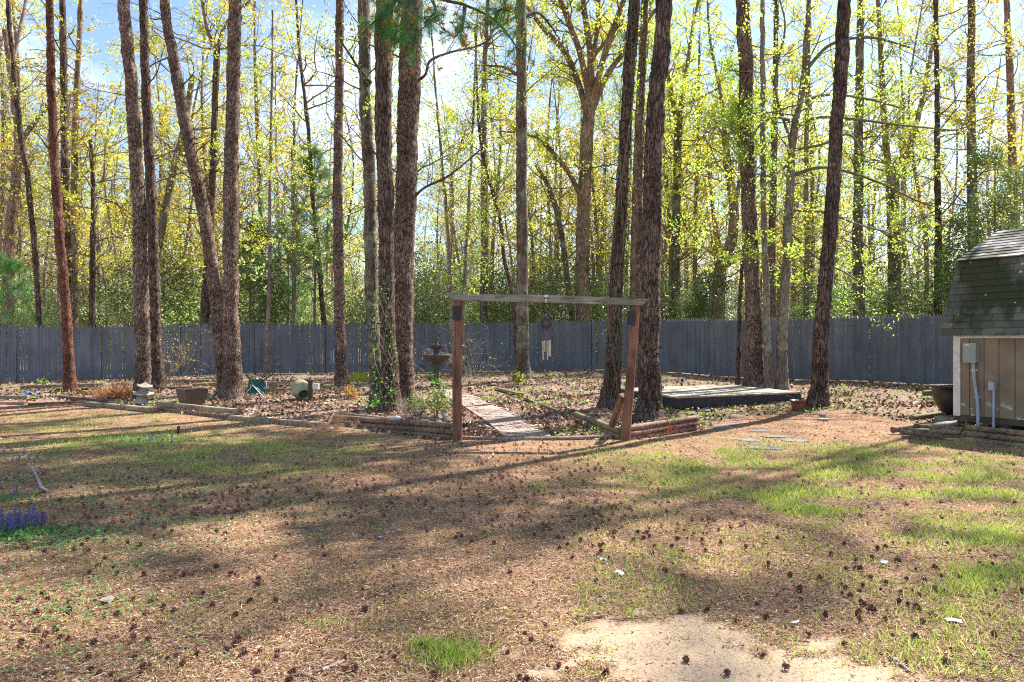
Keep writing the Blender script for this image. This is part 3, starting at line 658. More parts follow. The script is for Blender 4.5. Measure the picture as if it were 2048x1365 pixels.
# ---------------------------------------------------------------- picket fence
FP = [(-25, 20.3), (-16.3, 23.1), (-11.8, 24.6), (-9.2, 25.3), (-6, 26.2), (-2.2, 26.4), (1, 26.4), (3.7, 25.9), (5.2, 24.6), (7.1, 21.9), (9.5, 20.1), (10.9, 18.3), (13.2, 15.5), (16, 12)]
def fence_mat():
    m, n, b = newmat('grey_fence_stain')
    r, t, _ = noise_col(n, 3, 7, [(.3, (.098, .112, .145)), (.7, (.152, .168, .208))], sc=(3, 3, .4))
    r3, t3, _ = noise_col(n, 1.2, 6, [(.35, (.85, .85, .85)), (.65, (1.15, 1.12, 1.08))])
    c = mix(n, r.outputs['Color'], r3.outputs['Color'], 1., 'MULTIPLY')
    a = n.nodes.new('ShaderNodeAttribute'); a.attribute_name = 'Col'
    c = mix(n, c, a.outputs['Color'], 1., 'MULTIPLY')
    tcn = n.nodes.new('ShaderNodeTexCoord'); sp = n.nodes.new('ShaderNodeSeparateXYZ'); n.links.new(tcn.outputs['Object'], sp.inputs[0])
    mr = n.nodes.new('ShaderNodeMapRange'); mr.inputs['From Min'].default_value = .55; mr.inputs['From Max'].default_value = .05; mr.inputs['To Max'].default_value = .55; n.links.new(sp.outputs['Z'], mr.inputs['Value'])
    mm = n.nodes.new('ShaderNodeMath'); mm.operation = 'MULTIPLY'; n.links.new(mr.outputs[0], mm.inputs[0]); n.links.new(t3.outputs['Fac'], mm.inputs[1])
    c = mix(n, c, (.20, .16, .12), mm.outputs[0])       # soil splashed up the foot of the boards
    n.links.new(c, b.inputs['Base Color']); b.inputs['Roughness'].default_value = .7
    bump(n, b, t.outputs['Fac'], .3, .004); return m
M['fence'] = fence_mat()
FPc = smoothpath([(x, y, 0) for x, y in FP], 400); seglen = np.concatenate([[0], np.cumsum(np.linalg.norm(np.diff(FPc, axis=0), axis=1))])
def fpos(s): return np.array([np.interp(s, seglen, FPc[:, 0]), np.interp(s, seglen, FPc[:, 1]), 0])
fen = thing('picket_fence', 'tall blue grey stockade fence with pointed pickets curving round the yard', 'fence', (0, 0, 0))
s = 0.; pw = .088; total = seglen[-1]
while s < total-.5:
    e_ = min(s+2.4, total); panel = MB(); q = s; rail = MB()
    while q < e_-pw:
        c = fpos(q+pw/2); d = fpos(q+pw)-fpos(q); d /= np.linalg.norm(d); nrm = np.array([-d[1], d[0], 0])
        if nrm[1] < 0: nrm = -nrm
        z0 = float(gz(c[0], c[1])); px = CX+F*c[0]/max(c[1], 1); tight = px > 1290
        gap = rng.uniform(.0, .004) if tight else rng.choice([.002, .006, .014, .024], p=[.5, .22, .18, .10])
        w = pw-gap; lean = rng.normal(0, .004); h = 1.83+rng.normal(0, .006)
        tl = np.array([d*(-w/2), d*(w/2)]); th = nrm*.009
        prof = [(-w/2, .03), (w/2, .03), (w/2+lean*2, h-.10), (w*.26+lean*2, h-.05), (lean*2, h), (-w*.26+lean*2, h-.05), (-w/2+lean*2, h-.10)]
        cc = c+np.array([0, 0, z0])+nrm*rng.normal(0, .0015)
        V = np.array([cc+d*x+np.array([0, 0, z]) for x, z in prof]); V = np.vstack([V-th, V+th]); tone = np.array([1, 1, 1])*rng.uniform(.87, 1.1)*np.array([rng.uniform(.97, 1.05), 1, rng.uniform(.96, 1.02)])
        panel.add(V, [[0, 1, 2, 6], [7, 13, 9, 8]], tone); panel.add(V, [[2, 3, 4, 5, 6], [13, 12, 11, 10, 9]], tone)
        panel.add(V, [[a, 7+a, 7+(a+1) % 7, (a+1) % 7] for a in range(7)], tone)
        q += pw
    panel.build('fence_panel', M['fence'], fen, smooth=False)
    for hz in (.3, .95, 1.55):
        pts = [fpos(u) for u in np.linspace(s, e_, 4)]; d = pts[-1]-pts[0]; d /= np.linalg.norm(d); nn = np.array([-d[1], d[0], 0]); nn *= np.sign(nn[1]) or 1
        pts = [p+nn*.035+np.array([0, 0, float(gz(p[0], p[1]))+hz]) for p in pts]; rail.tube(pts, .032, 4, col=(.9, .9, .9))
    rail.build('rail', M['fence'], fen, smooth=False)
    p = fpos(s)+nn*.09; p[2] = float(gz(p[0], p[1])); MB().tube([p, p+[0, 0, 1.7]], .05, 8, col=(.9, .9, .9)).build('post', M['fence'], fen)
    s = e_

# ---------------------------------------------------------------- shed
u = np.array([math.cos(R(60)), -math.sin(R(60)), 0]); v = np.array([math.sin(R(60)), math.cos(R(60)), 0]); up = np.array([0, 0, 1.])
A = P(1911, 682, 12.0); A[2] = 0
shed = thing('garden_shed', 'small tan garden shed with mossy black gambrel shingle roof at the right edge', 'shed', (A[0], A[1], .1))
W, Dp, zb, zt = 3.6, 3.4, .29, 1.62
def sp(a, b, z): return A+u*a+v*b+up*z
def siding():
    m, n, b = newmat('tan_siding')
    r, t, _ = noise_col(n, 2.5, 6, [(.35, (.20, .148, .095)), (.65, (.27, .205, .135))])
    c = r.outputs['Color']
    r2, t2, _ = noise_col(n, 9, 8, [(.60, (0, 0, 0)), (.64, (1, 1, 1))])
    tcn = n.nodes.new('ShaderNodeTexCoord'); s_ = n.nodes.new('ShaderNodeSeparateXYZ'); n.links.new(tcn.outputs['Object'], s_.inputs[0])
    mr = n.nodes.new('ShaderNodeMapRange'); mr.inputs['From Min'].default_value = .50; mr.inputs['From Max'].default_value = .25; n.links.new(s_.outputs['Z'], mr.inputs['Value'])
    mm = n.nodes.new('ShaderNodeMath'); mm.operation = 'MULTIPLY'; n.links.new(mr.outputs[0], mm.inputs[0]); n.links.new(r2.outputs['Color'], mm.inputs[1])
    c = mix(n, c, (.62, .58, .50), mm.outputs[0])
    n.links.new(c, b.inputs['Base Color']); b.inputs['Roughness'].default_value = .85; bump(n, b, t.outputs['Fac'], .3, .004); return m
M['siding'] = siding(); M['whitetrim'] = simple('white_trim', (.72, .70, .64), (.55, .50, .44), 14, .7); M['void'] = simple('dark_wood', (.10, .075, .055), (.06, .04, .03), 10, .9)
mb = MB(); a = .0
grooves = [.24, .46, .68, .91, 1.13, 1.35, 1.57, 1.8, 2.02, 2.25, 2.47, 2.7, 2.92, 3.15, 3.37, W]; a = .0
for g in grooves:
    mb.poly_box([sp(a, 0, zb), sp(g-.012, 0, zb), sp(g-.012, 0, zt), sp(a, 0, zt)], -.02); mb.poly_box([sp(g-.012, .010, zb), sp(g, .010, zb), sp(g, .010, zt), sp(g-.012, .010, zt)], -.008); a = g
mb.build('front_wall', M['siding'], shed, smooth=False)
kn, rd = (.45, 2.86), (1.72, 3.47)
for a_ in (0.0, W-.02):
    prof = [(.02, zb), (Dp, zb), (Dp, zt), (Dp-kn[0], kn[1]-.06), (rd[0], rd[1]-.07), (kn[0], kn[1]-.06), (.02, zt)]
    V = np.array([sp(a_+.002, b_, z_) for b_, z_ in prof]+[sp(a_+.02, b_, z_) for b_, z_ in prof]); mb = MB(); k = 7
    mb.add(V, [list(range(k)), list(range(2*k-1, k-1, -1))]); mb.add(V, [[j, k+j, k+(j+1) % k, (j+1) % k] for j in range(k)]); mb.build('end_wall', M['siding'], shed, smooth=False)
mb = MB(); mb.poly_box([sp(.02, Dp, zb), sp(W-.02, Dp, zb), sp(W-.02, Dp, zt), sp(.02, Dp, zt)], .02); mb.build('rear_wall', M['siding'], shed, smooth=False)
mb = MB(); mb.poly_box([sp(-.012, -.022, zb-.02), sp(.095, -.022, zb-.02), sp(.095, -.022, zt), sp(-.012, -.022, zt)], -.020)
mb.poly_box([sp(-.014, -.022, zb-.02), sp(-.014, -.022, zt), sp(-.014, .09, zt), sp(-.014, .09, zb-.02)], -.012); mb.build('corner_trim', M['whitetrim'], shed, smooth=False)
mb = MB(); mb.poly_box([sp(.097, -.020, zt-.075), sp(W, -.020, zt-.075), sp(W, -.020, zt-.02), sp(.097, -.020, zt-.02)], -.018); mb.build('eave_trim', M['whitetrim'], shed, smooth=False)
mb = MB(); mb.poly_box([sp(.01, .01, zb-.10), sp(W, .01, zb-.10), sp(W, .01, zb-.002), sp(.01, .01, zb-.002)], -.04)
for a_ in (.06, 1.2, 2.4, 3.5):
    for b_ in (.12, 1.7, 3.2): mb.box(sp(a_, b_, (zb-.1)/2+.03), (.12, .12, zb-.09))
mb.poly_box([sp(0.02, .05, zb-.01), sp(W-.02, .05, zb-.01), sp(W-.02, Dp-.03, zb-.01), sp(.02, Dp-.03, zb-.01)], .03)
mb.build('floor_frame', M['void'], shed, smooth=False)
def shingle_mat():
    m, n, b = newmat('mossy_shingles')
    a = n.nodes.new('ShaderNodeAttribute'); a.attribute_name = 'Col'
    r1, t1, _ = noise_col(n, 120, 4, [(.3, (.6, .6, .6)), (.7, (1.3, 1.3, 1.3))])
    c = mix(n, a.outputs['Color'], r1.outputs['Color'], 1., 'MULTIPLY')
    r2, t2, _ = noise_col(n, 1.7, 8, [(.44, (0, 0, 0)), (.52, (.95, .95, .95))], sc=(1, 1, .6)); c = mix(n, c, (.035, .038, .012), r2.outputs['Color'])
    tcn = n.nodes.new('ShaderNodeTexCoord'); v_ = n.nodes.new('ShaderNodeTexVoronoi'); v_.inputs['Scale'].default_value = 7; n.links.new(tcn.outputs['Object'], v_.inputs['Vector'])
    r4, t4, _ = noise_col(n, 2.5, 3, [(.42, (.0, .0, .0)), (.7, (.22, .22, .22))])
    lt = n.nodes.new('ShaderNodeMath'); lt.operation = 'LESS_THAN'; n.links.new(v_.outputs['Distance'], lt.inputs[0]); n.links.new(r4.outputs['Color'], lt.inputs[1])
    c = mix(n, c, (.42, .46, .40), lt.outputs[0])
    n.links.new(c, b.inputs['Base Color']); b.inputs['Roughness'].default_value = .9; bump(n, b, t1.outputs['Fac'], .4, .004); return m
M['shingle'] = shingle_mat()
def shingles(p0, p1, p2, rows, name, base, mats=None):    # p0 left low, p1 right low, p2 left high
    mb = MB(); ex = p1-p0; ey = p2-p0; nn = np.cross(ex, ey); nn /= np.linalg.norm(nn)
    Lx = np.linalg.norm(ex); exu = ex/Lx
    mb.poly_box([p0, p1, p1+ey, p2], .02)
    mb.c[-1] = np.tile(np.array([.06, .06, .06]), (6, 1))
    for r_ in range(rows):
        x = -rng.uniform(0, .25)
        while x < Lx:
            w = rng.uniform(.24, .34); x0, x1 = max(x, 0), min(x+w-.006, Lx)
            if x1 > x0+.02:
                a0 = p0+ey*(r_/rows)-ey/np.linalg.norm(ey)*.012; a1 = p0+ey*min((r_+1.05)/rows, 1)
                lift = .010+rng.uniform(0, .004)
                q = [a0+exu*x0+nn*(lift+.006), a0+exu*x1+nn*(lift+.006), a1+exu*x1+nn*.004, a1+exu*x0+nn*.004]
                q = np.array(q); V = np.vstack([q, q[:2]-nn*(lift+.004)]); tone = base*rng.uniform(.65, 1.3)
                mb.add(V, [[0, 1, 2, 3], [4, 5, 1, 0]], tone)
            x += w
    return mb.build(name, M['shingle'], shed, smooth=False)
og = .20
shingles(sp(-og, -.12, 1.60), sp(W+og, -.12, 1.60), sp(-og, kn[0], kn[1]), 11, 'lower_roof', np.array([.125, .12, .088]))
shingles(sp(-og, kn[0]-.04, kn[1]+.005), sp(W+og, kn[0]-.04, kn[1]+.005), sp(-og, rd[0], rd[1]), 10, 'upper_roof', np.array([.34, .31, .30]))
shingles(sp(W+og, Dp-kn[0]+.04, kn[1]+.005), sp(-og, Dp-kn[0]+.04, kn[1]+.005), sp(W+og, rd[0], rd[1]), 10, 'upper_roof', np.array([.34, .31, .30]))
shingles(sp(W+og, Dp+.12, 1.60), sp(-og, Dp+.12, 1.60), sp(W+og, Dp-kn[0], kn[1]), 11, 'lower_roof', np.array([.125, .12, .088]))
M['boxgrey'] = simple('grey_green_enamel', (.30, .33, .30), (.25, .28, .25), 6, .5, bmp=.05); M['pvc'] = simple('grey_pvc', (.34, .38, .46), (.28, .31, .38), 4, .5, bmp=.05)
Ru = np.column_stack([u, v, up])
t = thing('electric_box', 'large grey green electric box with conduit on the shed wall', 'electric box', sp(.3, -.1, 1.1), 'electric boxes on the shed wall')
MB().box(sp(.29, -.078, 1.31), (.19, .11, .31), Ru).build('housing', M['boxgrey'], t, smooth=False)
MB().box(sp(.29, -.138, 1.31), (.198, .008, .318), Ru).build('door', M['boxgrey'], t, smooth=False)
MB().box(sp(.255, -.1435, 1.435), (.07, .002, .022), Ru).build('sticker', M['whitetrim'], t, smooth=False)
mb = MB(); mb.tube([sp(.32, -.078, 1.155), sp(.32, -.078, 1.10)], .032, 12); mb.build('collar', M['boxgrey'], t)
mb = MB(); mb.tube(smoothpath([sp(.32, -.078, 1.11), sp(.335, -.07, .85), sp(.38, -.065, .5), sp(.41, -.11, .04)], 12), .026, 12); mb.build('conduit', M['pvc'], t)
mb = MB(); mb.box(sp(.325, -.056, 1.03), (.10, .012, .02), Ru); mb.tube([sp(.325, -.075, 1.04), sp(.325, -.075, 1.02)], .032, 10)
mb.box(sp(.365, -.045, .60), (.09, .012, .02), Ru); mb.build('bracket', M['whitetrim'], t, smooth=False)
t = thing('outlet_box', 'small grey outlet box on a thin conduit lower on the shed wall', 'outlet box', sp(.62, -.08, .9), 'electric boxes on the shed wall')
MB().box(sp(.60, -.062, .79), (.075, .08, .13), Ru).build('housing', M['pvc'], t, smooth=False)
MB().box(sp(.60, -.105, .79), (.082, .006, .135), Ru).build('cover', M['pvc'], t, smooth=False)
MB().tube([sp(.62, -.06, .73), sp(.62, -.07, .05)], .021, 12).build('conduit', M['pvc'], t)
M['bucket'] = simple('grey_plastic', (.30, .33, .38), (.24, .27, .31), 5, .5, bmp=.05)
c = sp(.62, .30, .08); mb = MB(); mb.lathe([(0, 0), (.085, 0), (.10, .17), (.108, .17), (.108, .19), (.10, .19), (.098, .175), (.08, .01), (0, .01)], 20, c)
tag(mb.build('bucket', M['bucket']), 'grey plastic bucket tucked under the shed behind the conduits', 'bucket')
M['blackplastic'] = simple('black_plastic', (.025, .022, .022), (.016, .014, .014), 5, .4, bmp=.1); M['concrete'] = simple('mossy_concrete', (.27, .28, .20), (.17, .18, .12), 12, .9)
c = P(1904, 682, 12.9); c[2] = float(gz(c[0], c[1]))+.14
prof = [(0, 0), (.10, 0), (.19, .08), (.26, .2), (.31, .36), (.325, .50), (.345, .51), (.345, .535), (.31, .535), (.29, .36), (.2, .1), (0, .05)]
mb = MB(); mb.lathe(prof, 28, c); tag(mb.build('black_tub', M['blackplastic']), 'round black plastic tub beside the white corner of the shed', 'tub')
c = P(1896, 838, 12.75); c[2] = float(gz(c[0], c[1]))+.07; mb = MB(); mb.box(c, (.34, .24, .15), Ru)
tag(mb.build('concrete_block', M['concrete'], smooth=False), 'mossy concrete block under the black tub', 'block')
M['clay'] = simple('clay_orange', (.42, .17, .10), (.28, .10, .06), 10, .7)
for px, py, hgt, lab in ((2007, 852, .13, 'taller rusty orange peg stuck in the ground under the shed'), (2020, 856, .10, 'shorter rusty orange peg right of the taller one under the shed')):
    c = G(px, 868); c = np.array([(px-CX)/F*11.3, 11.3, float(gz(7.6, 11.3))]); mb = MB(); mb.lathe([(0, 0), (.02, 0), (.03, .05), (.026, hgt*.8), (.012, hgt), (0, hgt)], 9, c); tag(mb.build('garden_peg', M['clay']), lab, 'peg')

# ---------------------------------------------------------------- garden ornaments
M['stone'] = simple('pale_concrete', (.36, .34, .30), (.22, .205, .18), 18, .95, detail=8); M['fount'] = simple('fountain_concrete', (.13, .105, .095), (.05, .042, .04), 14, .9, detail=8)
fo = G(873, 772); t = thing('fountain', 'dark two tier concrete bird fountain behind the left gate post', 'fountain', fo); k = fo[1]/F
def lat(name, prof, mat='fount', seg=28, c=None, MM=None): mb = MB(); mb.lathe([(r*k, z*k) for r, z in prof], seg, fo if c is None else c, MM); return mb.build(name, M[mat], t)
lat('base', [(0, 0), (12, 0), (12, 4), (10, 5), (9, 9), (6, 14), (5, 17)])
lat('pedestal', [(5, 17), (5, 24), (6.5, 26), (5.5, 29), (6.5, 38), (9, 43), (9.5, 45), (9, 46)])
lat('lower_bowl', [(0, 45), (9, 46), (17, 50), (25, 55), (29.5, 60), (30, 63), (28, 63), (22, 58), (10, 54), (0, 53)])
lat('column', [(7, 54), (7, 58), (5.5, 60), (5.5, 72), (6.5, 74)])
lat('upper_bowl', [(0, 73), (6.5, 74), (11, 77), (15.5, 80), (16.5, 82), (15, 82), (9, 79), (0, 78)])
lat('finial', [(5, 78), (5, 83), (3.5, 85), (3.2, 93), (4.6, 95), (4.6, 97), (0, 97)])
# stone lantern
ln = G(284, 815); ln[2] += .09; t = thing('stone_lantern', 'small tilted pale stone pagoda lantern on the timber edging', 'lantern', ln)
def proof(cx, cz, w, h, lift, tilt, name):
    mb = MB(); n = 9; RT = np.array(Matrix.Rotation(tilt, 3, 'Y'))@np.array(Matrix.Rotation(R(28), 3, 'Z'))
    g = np.linspace(-1, 1, n); V = []
    for side in (1, 0):
        for y in g:
            for x in g:
                m_ = max(abs(x), abs(y)); z = h*(1-m_)**1.25*side+lift*(abs(x)*abs(y))**2.5*w
                V.append(RT@np.array([x*w, y*w, z-(0 if side else .022)])+ln+np.array([cx, 0, cz]))
    for s_ in (0, 1):
        for j in range(n-1):
            for i in range(n-1):
                q = [s_*n*n+j*n+i, s_*n*n+j*n+i+1, s_*n*n+(j+1)*n+i+1, s_*n*n+(j+1)*n+i]; mb.add(np.zeros((0, 3)), []) ; fs_.append(q if s_ == 0 else q[::-1])
    rim = [j for j in range(n)]+[j*n+n-1 for j in range(1, n)]+[n*n-1-j for j in range(1, n)]+[(n-1-j)*n for j in range(1, n-1)]
    for a_, b_ in zip(rim, rim[1:]+rim[:1]): fs_.append([a_, a_+n*n, b_+n*n, b_])
    mb.add(V, fs_); mb.build(name, M['stone'], t, smooth=False)
fs_ = []; proof(.03, .20, .20, .12, .16, R(5), 'lower_roof')
fs_ = []; proof(.06, .36, .15, .10, .22, R(8), 'upper_roof')
MB().box(ln+[.04, 0, .30], (.14, .14, .12), np.array(Matrix.Rotation(R(28), 3, 'Z')), taper=.85).build('lamp_chamber', M['stone'], t, smooth=False)
mb = MB()
mb.lathe([(0, .20), (.09, .20), (.12, .13), (.15, .07), (.18, .02), (.17, 0), (0, 0)], 6, ln+[.0, 0, 0]); mb.build('foot', M['stone'], t, smooth=False)
# square planter
pl = G(384, 812); t = thing('square_planter', 'large square bronze brown planter with flared sides', 'planter', pl)
M['planter'] = simple('bronze_plastic', (.15, .10, .08), (.09, .058, .045), 40, .55)
M['soil'] = simple('soil', (.05, .04, .03), (.03, .022, .018), 30, 1)
Rp = np.array(Matrix.Rotation(R(47), 3, 'Z')); mb = MB(); rings = [(.155, 0), (.185, .09), (.21, .20), (.228, .31), (.235, .37), (.25, .372), (.25, .385), (.225, .385), (.215, .33)]
V = []; seq = []
for w, z in rings:
    for x, y in ((-1, -1), (0, -1), (1, -1), (1, 0), (1, 1), (0, 1), (-1, 1), (-1, 0)): V.append(Rp@np.array([x*w*1.06, y*w*1.06, z])+pl)
for i in range(len(rings)-1):
    for j in range(8): seq.append([i*8+j, i*8+(j+1) % 8, (i+1)*8+(j+1) % 8, (i+1)*8+j])
mb.add(V, seq); mb.add(V[:8], [list(range(7, -1, -1))]); mb.build('pot_body', M['planter'], t, smooth=False)
MB().add(V[-8:], [list(range(8))]).build('soil', M['soil'], t, smooth=False)
# tipped olive pot
po = G(603, 800); t = thing('tipped_pot', 'ribbed olive ceramic pot tipped over on its side', 'pot', po)
M['olive'] = simple('olive_glaze', (.36, .34, .22), (.24, .23, .14), 7, .3, detail=6)
ax = np.array([.42, -.72, -.34]); ax /= np.linalg.norm(ax); q = Vector(ax).to_track_quat('Z', 'Y').to_matrix(); ce = po+np.array([-.05, .15, .22])
prof = [(0, -.24), (.12, -.235), (.19, -.19), (.215, -.12), (.222, -.05), (.215, -.04), (.222, -.03), (.215, .03), (.205, .05), (.20, .06), (.175, .13), (.150, .18), (.125, .21), (.135, .225), (.135, .25), (.115, .25), (.105, .22), (.15, .10), (.16, 0), (0, -.1)]
mb = MB(); mb.lathe(prof, 28, ce, np.array(q)); mb.build('pot_body', M['olive'], t)
# stake with white outlet
c = G(621, 801); t = thing('outlet_stake', 'short dark wooden stake with a white outlet box beside the olive pot', 'outlet post', c)
MB().box(c+[0, 0, .23], (.095, .08, .48), taper=.95).build('stake', M['void'], t, smooth=False)
MB().box(c+[.13, -.02, .33], (.14, .08, .13)).build('outlet_cover', M['whitetrim'], t, smooth=False)
c = G(1371, 768); c = np.array([*P(1371, 768, 18.9)[:2], .34]); t = thing('deck_outlet', 'small white and grey outdoor outlet on a stub behind the deck', 'outlet', c)  # outdoor outlet box on a stub, no lamp in it
MB().tube([[c[0]-.02, c[1]+.35, .25], [c[0]-.02, c[1]+.35, .40]], .03, 8).build('stub', M['void'], t)
MB().box([c[0]-.02, c[1]+.33, .46], (.13, .10, .13), np.array(Matrix.Rotation(R(10), 3, 'Y'))).build('housing', M['whitetrim'], t, smooth=False)
MB().box([c[0]-.02, c[1]+.277, .46], (.07, .006, .08)).build('lens', M['black'], t, smooth=False)  # dark face plate of the outlet
# terracotta pot
c = G(1595, 822); t = thing('terracotta_pot', 'glossy terracotta flower pot at the foot of the right dark trunk', 'flower pot', c); kk = c[1]/F
M['terra'] = simple('terracotta', (.25, .09, .06), (.15, .055, .04), 5, .35)
mb = MB(); mb.lathe([(0, 0), (9*kk, 0), (10*kk, 2*kk), (13*kk, 15*kk), (13*kk, 18*kk), (15*kk, 18*kk), (15.5*kk, 22*kk), (14*kk, 22*kk), (12*kk, 17*kk), (0, 16*kk)], 26, c); mb.build('pot_body', M['terra'], t)
mb = MB(); mb.tube([c+[-.02, 0, .2], c+[-.1, 0, .28], c+[-.25, .02, .33]], .006, 5); mb.build('dead_stem', M['stick'], t)
# folding chair knocked over
c = G(507, 794); t = thing('folding_chair', 'overturned green folding camp chair by the thick leaning trunks', 'camp chair', c); k = c[1]/F
M['green'] = simple('green_canvas', (.02, .20, .16), (.012, .13, .105), 8, .8); M['steel'] = simple('pale_steel', (.62, .68, .70), (.5, .55, .58), 8, .35, metal=.3)
def cp_(px, py, dy=0): return c+np.array([(px-507)*k, dy, (794-py)*k])
mb = MB(); g = np.linspace(0, 1, 7); V = []; fs2 = []
tl, tr, br, bl = cp_(495, 758, .1), cp_(525, 760, .15), cp_(524, 786, .05), cp_(494, 787, 0)
for a_ in g:
    for b_ in g: V.append((tl*(1-b_)+tr*b_)*(1-a_)+(bl*(1-b_)+br*b_)*a_+np.array([0, .05*math.sin(a_*3.1)*math.sin(b_*3.1), 0]))
for j in range(6):
    for i in range(6): fs2.append([j*7+i, j*7+i+1, j*7+i+8, j*7+i+7])
V = np.array(V); V2 = V+np.array([0, .006, 0]); mb.add(np.vstack([V, V2]), fs2+[[49+a for a in f[::-1]] for f in fs2]); mb.build('canvas', M['green'], t)
for a_, b_ in (((489, 746, .1), (511, 776, -.08)), ((545, 745, .2), (506, 776, -.08))): MB().tube([cp_(*a_), cp_(*b_)], .016, 8).build('frame_tube', M['black'], t)
for a_, b_ in (((508, 770, -.1), (492, 791, -.15)), ((508, 770, -.1), (532, 792, -.2)), ((503, 768, -.05), (497, 792, .1)), ((511, 772, -.05), (527, 790, .1)), ((480, 755, .15), (494, 762, .1)), ((495, 750, .15), (517, 756, .15)), ((528, 762, .15), (531, 778, .1))): MB().tube([cp_(*a_), cp_(*b_)], .010, 6).build('leg_tube', M['steel'], t)
# blue cloth
M['bluecloth'] = simple('blue_cloth', (.10, .20, .55), (.05, .09, .25), 14, .8)
c = G(60, 790); mb = MB(); n = 14; V = []; fs2 = []
for j in range(n):
    for i in range(n):
        x, y = (i/(n-1)-.5)*.46, (j/(n-1)-.5)*.34; V.append(c+np.array([x, y, .015+.10*max(0, math.sin(i*.75+1)*math.cos(j*.6-1))*math.exp(-(x*x+y*y)*14)+.012*math.sin(i*2.1+j)]))
for j in range(n-1):
    for i in range(n-1):
        if (i-6.5)**2+(j-6.5)**2 < 42: fs2.append([j*n+i, j*n+i+1, j*n+n+i+1, j*n+n+i])
mb.add(V, fs2); tag(mb.build('blue_cloth', M['bluecloth']), 'crumpled blue cloth dropped on leaves at the far left', 'cloth')
# moss mound
M['moss'] = simple('moss', (.34, .34, .03), (.17, .19, .02), 25, 1, bmp=1., dist=.03)
c = G(716, 762); mb = MB(); n = 20; V = []; fs2 = []
for j in range(n):
    for i in range(n*2):
        a, r = i/(n*2)*6.283, j/(n-1); rr = 1+.1*math.sin(3*a)+.06*math.sin(7*a); V.append(c+np.array([math.cos(a)*r*.36*rr, math.sin(a)*r*.3*rr, .27*(1-r**2.6)-.02+.014*vn(i*.9, j*.9)]))
for j in range(n-1):
    for i in range(2*n): fs2.append([j*2*n+i, j*2*n+(i+1) % (2*n), (j+1)*2*n+(i+1) % (2*n), (j+1)*2*n+i])
mb.add(V, fs2); tag(mb.build('moss_mound', M['moss']), 'rounded yellow green moss mound right of a straight pine near the fence', 'moss mound')
# rocks
M['rock'] = simple('pale_rock', (.58, .58, .56), (.40, .39, .36), 10, .85, detail=8)
def rock(px, py, w, h, lab, mat='rock', lift=0., seed=0, d=None):
    c = G(px, py) if d is None else P(px, py, d); k = c[1]/F; rr = np.random.default_rng(seed); n1, n2 = 9, 14; V = []; fs2 = []
    ph = rr.uniform(0, 6, 4)
    for j in range(n1):
        for i in range(n2):
            th, a = j/(n1-1)*math.pi, i/n2*6.283; r = 1+.12*math.sin(2*a+ph[0])+.1*math.sin(3*th+ph[1]+a)+.05*math.sin(5*a+ph[2])
            V.append(c+np.array([math.sin(th)*math.cos(a)*w*k/2*r, math.sin(th)*math.sin(a)*w*k/2.4*r, h*k*.42*(math.cos(th)*r)+h*k*.3+lift]))
    for j in range(n1-1):
        for i in range(n2): fs2.append([j*n2+i, (j+1)*n2+i, (j+1)*n2+(i+1) % n2, j*n2+(i+1) % n2])
    mb = MB(); mb.add(V, fs2); return tag(mb.build('rock', M[mat]), lab, 'rock')
rock(792, 840, 20, 12, 'angular white rock behind the left log wall', seed=1, d=12.1); rock(834, 846, 18, 7, 'flat pale rock behind the left log wall next to the rounded one', seed=2, d=11.7)
rock(850, 844, 19, 8, 'rounded pale grey rock behind the left log wall', seed=3, d=11.9); rock(865, 842, 14, 9, 'dark brown rock near the left gate post', 'concrete', seed=4, d=12)
rock(986, 771, 18, 6, 'flat brown rock near the fence beyond the brick path', 'stick', seed=5); rock(1100, 836, 14, 5, 'small grey rock in the leaves right of the brick path', 'stone', seed=6)
rock(1645, 832, 14, 7, 'grey stone on the ground in front of the right dark trunk', 'stone', seed=7); rock(1648, 840, 24, 5, 'flat grey stone just below its neighbour near the right trunk', 'stone', seed=8)
rock(943, 777, 18, 6, 'pale flat rock at the far end of the brick path', 'stone', seed=9)
# stump
c = G(357, 868); mb = MB(); mb.tube([c-[0, 0, .02], c+[0, 0, .06], c+[.01, 0, .13]], [.035, .028, .022], 9, bark=.003); tag(mb.build('small_stump', M['dark']), 'tiny broken brown stump in the left grass', 'stump')

exec_trees = True
# ---------------------------------------------------------------- branches, leaves and trees
def branch(mb, st, dr, ln_, r0, lev, maxlev, tips, upb=.12, wig=.18, seg=5, nch=(3, 5)):
    n = 7 if lev == 0 else 5; p = np.array(st, float); d = np.array(dr, float); d /= np.linalg.norm(d); pts = [p]; ds = [d]
    for i in range(n-1):
        d = d+rng.normal(0, wig, 3)+np.array([0, 0, upb]); d /= np.linalg.norm(d); p = p+d*ln_/(n-1); pts.append(p); ds.append(d)
    mb.tube(pts, np.linspace(r0, max(r0*.3, .003), n), seg if lev == 0 else (4 if lev == 1 else 3), cap=False)
    if lev >= maxlev: tips.append(np.array(pts[1:])); return
    for _ in range(rng.integers(*nch)):
        t = rng.uniform(.25, 1); i = min(int(t*(n-1)), n-2); f = t*(n-1)-i; s_ = pts[i]*(1-f)+pts[i+1]*f
        ax = rng.normal(size=3); ax -= ds[i]*(ax@ds[i]); ax /= np.linalg.norm(ax)+1e-9; ang = rng.uniform(.5, 1.1)
        branch(mb, s_, ds[i]*math.cos(ang)+ax*math.sin(ang), ln_*rng.uniform(.38, .62), r0*(1-.6*t)*.55, lev+1, maxlev, tips, upb, wig, seg, nch)
    tips.append(np.array(pts[-2:]))
def tippts(tips, per, jit):
    T = np.vstack(tips); k = rng.integers(0, len(T), int(per*len(T))); return T[k]+rng.normal(0, jit, (len(k), 3))
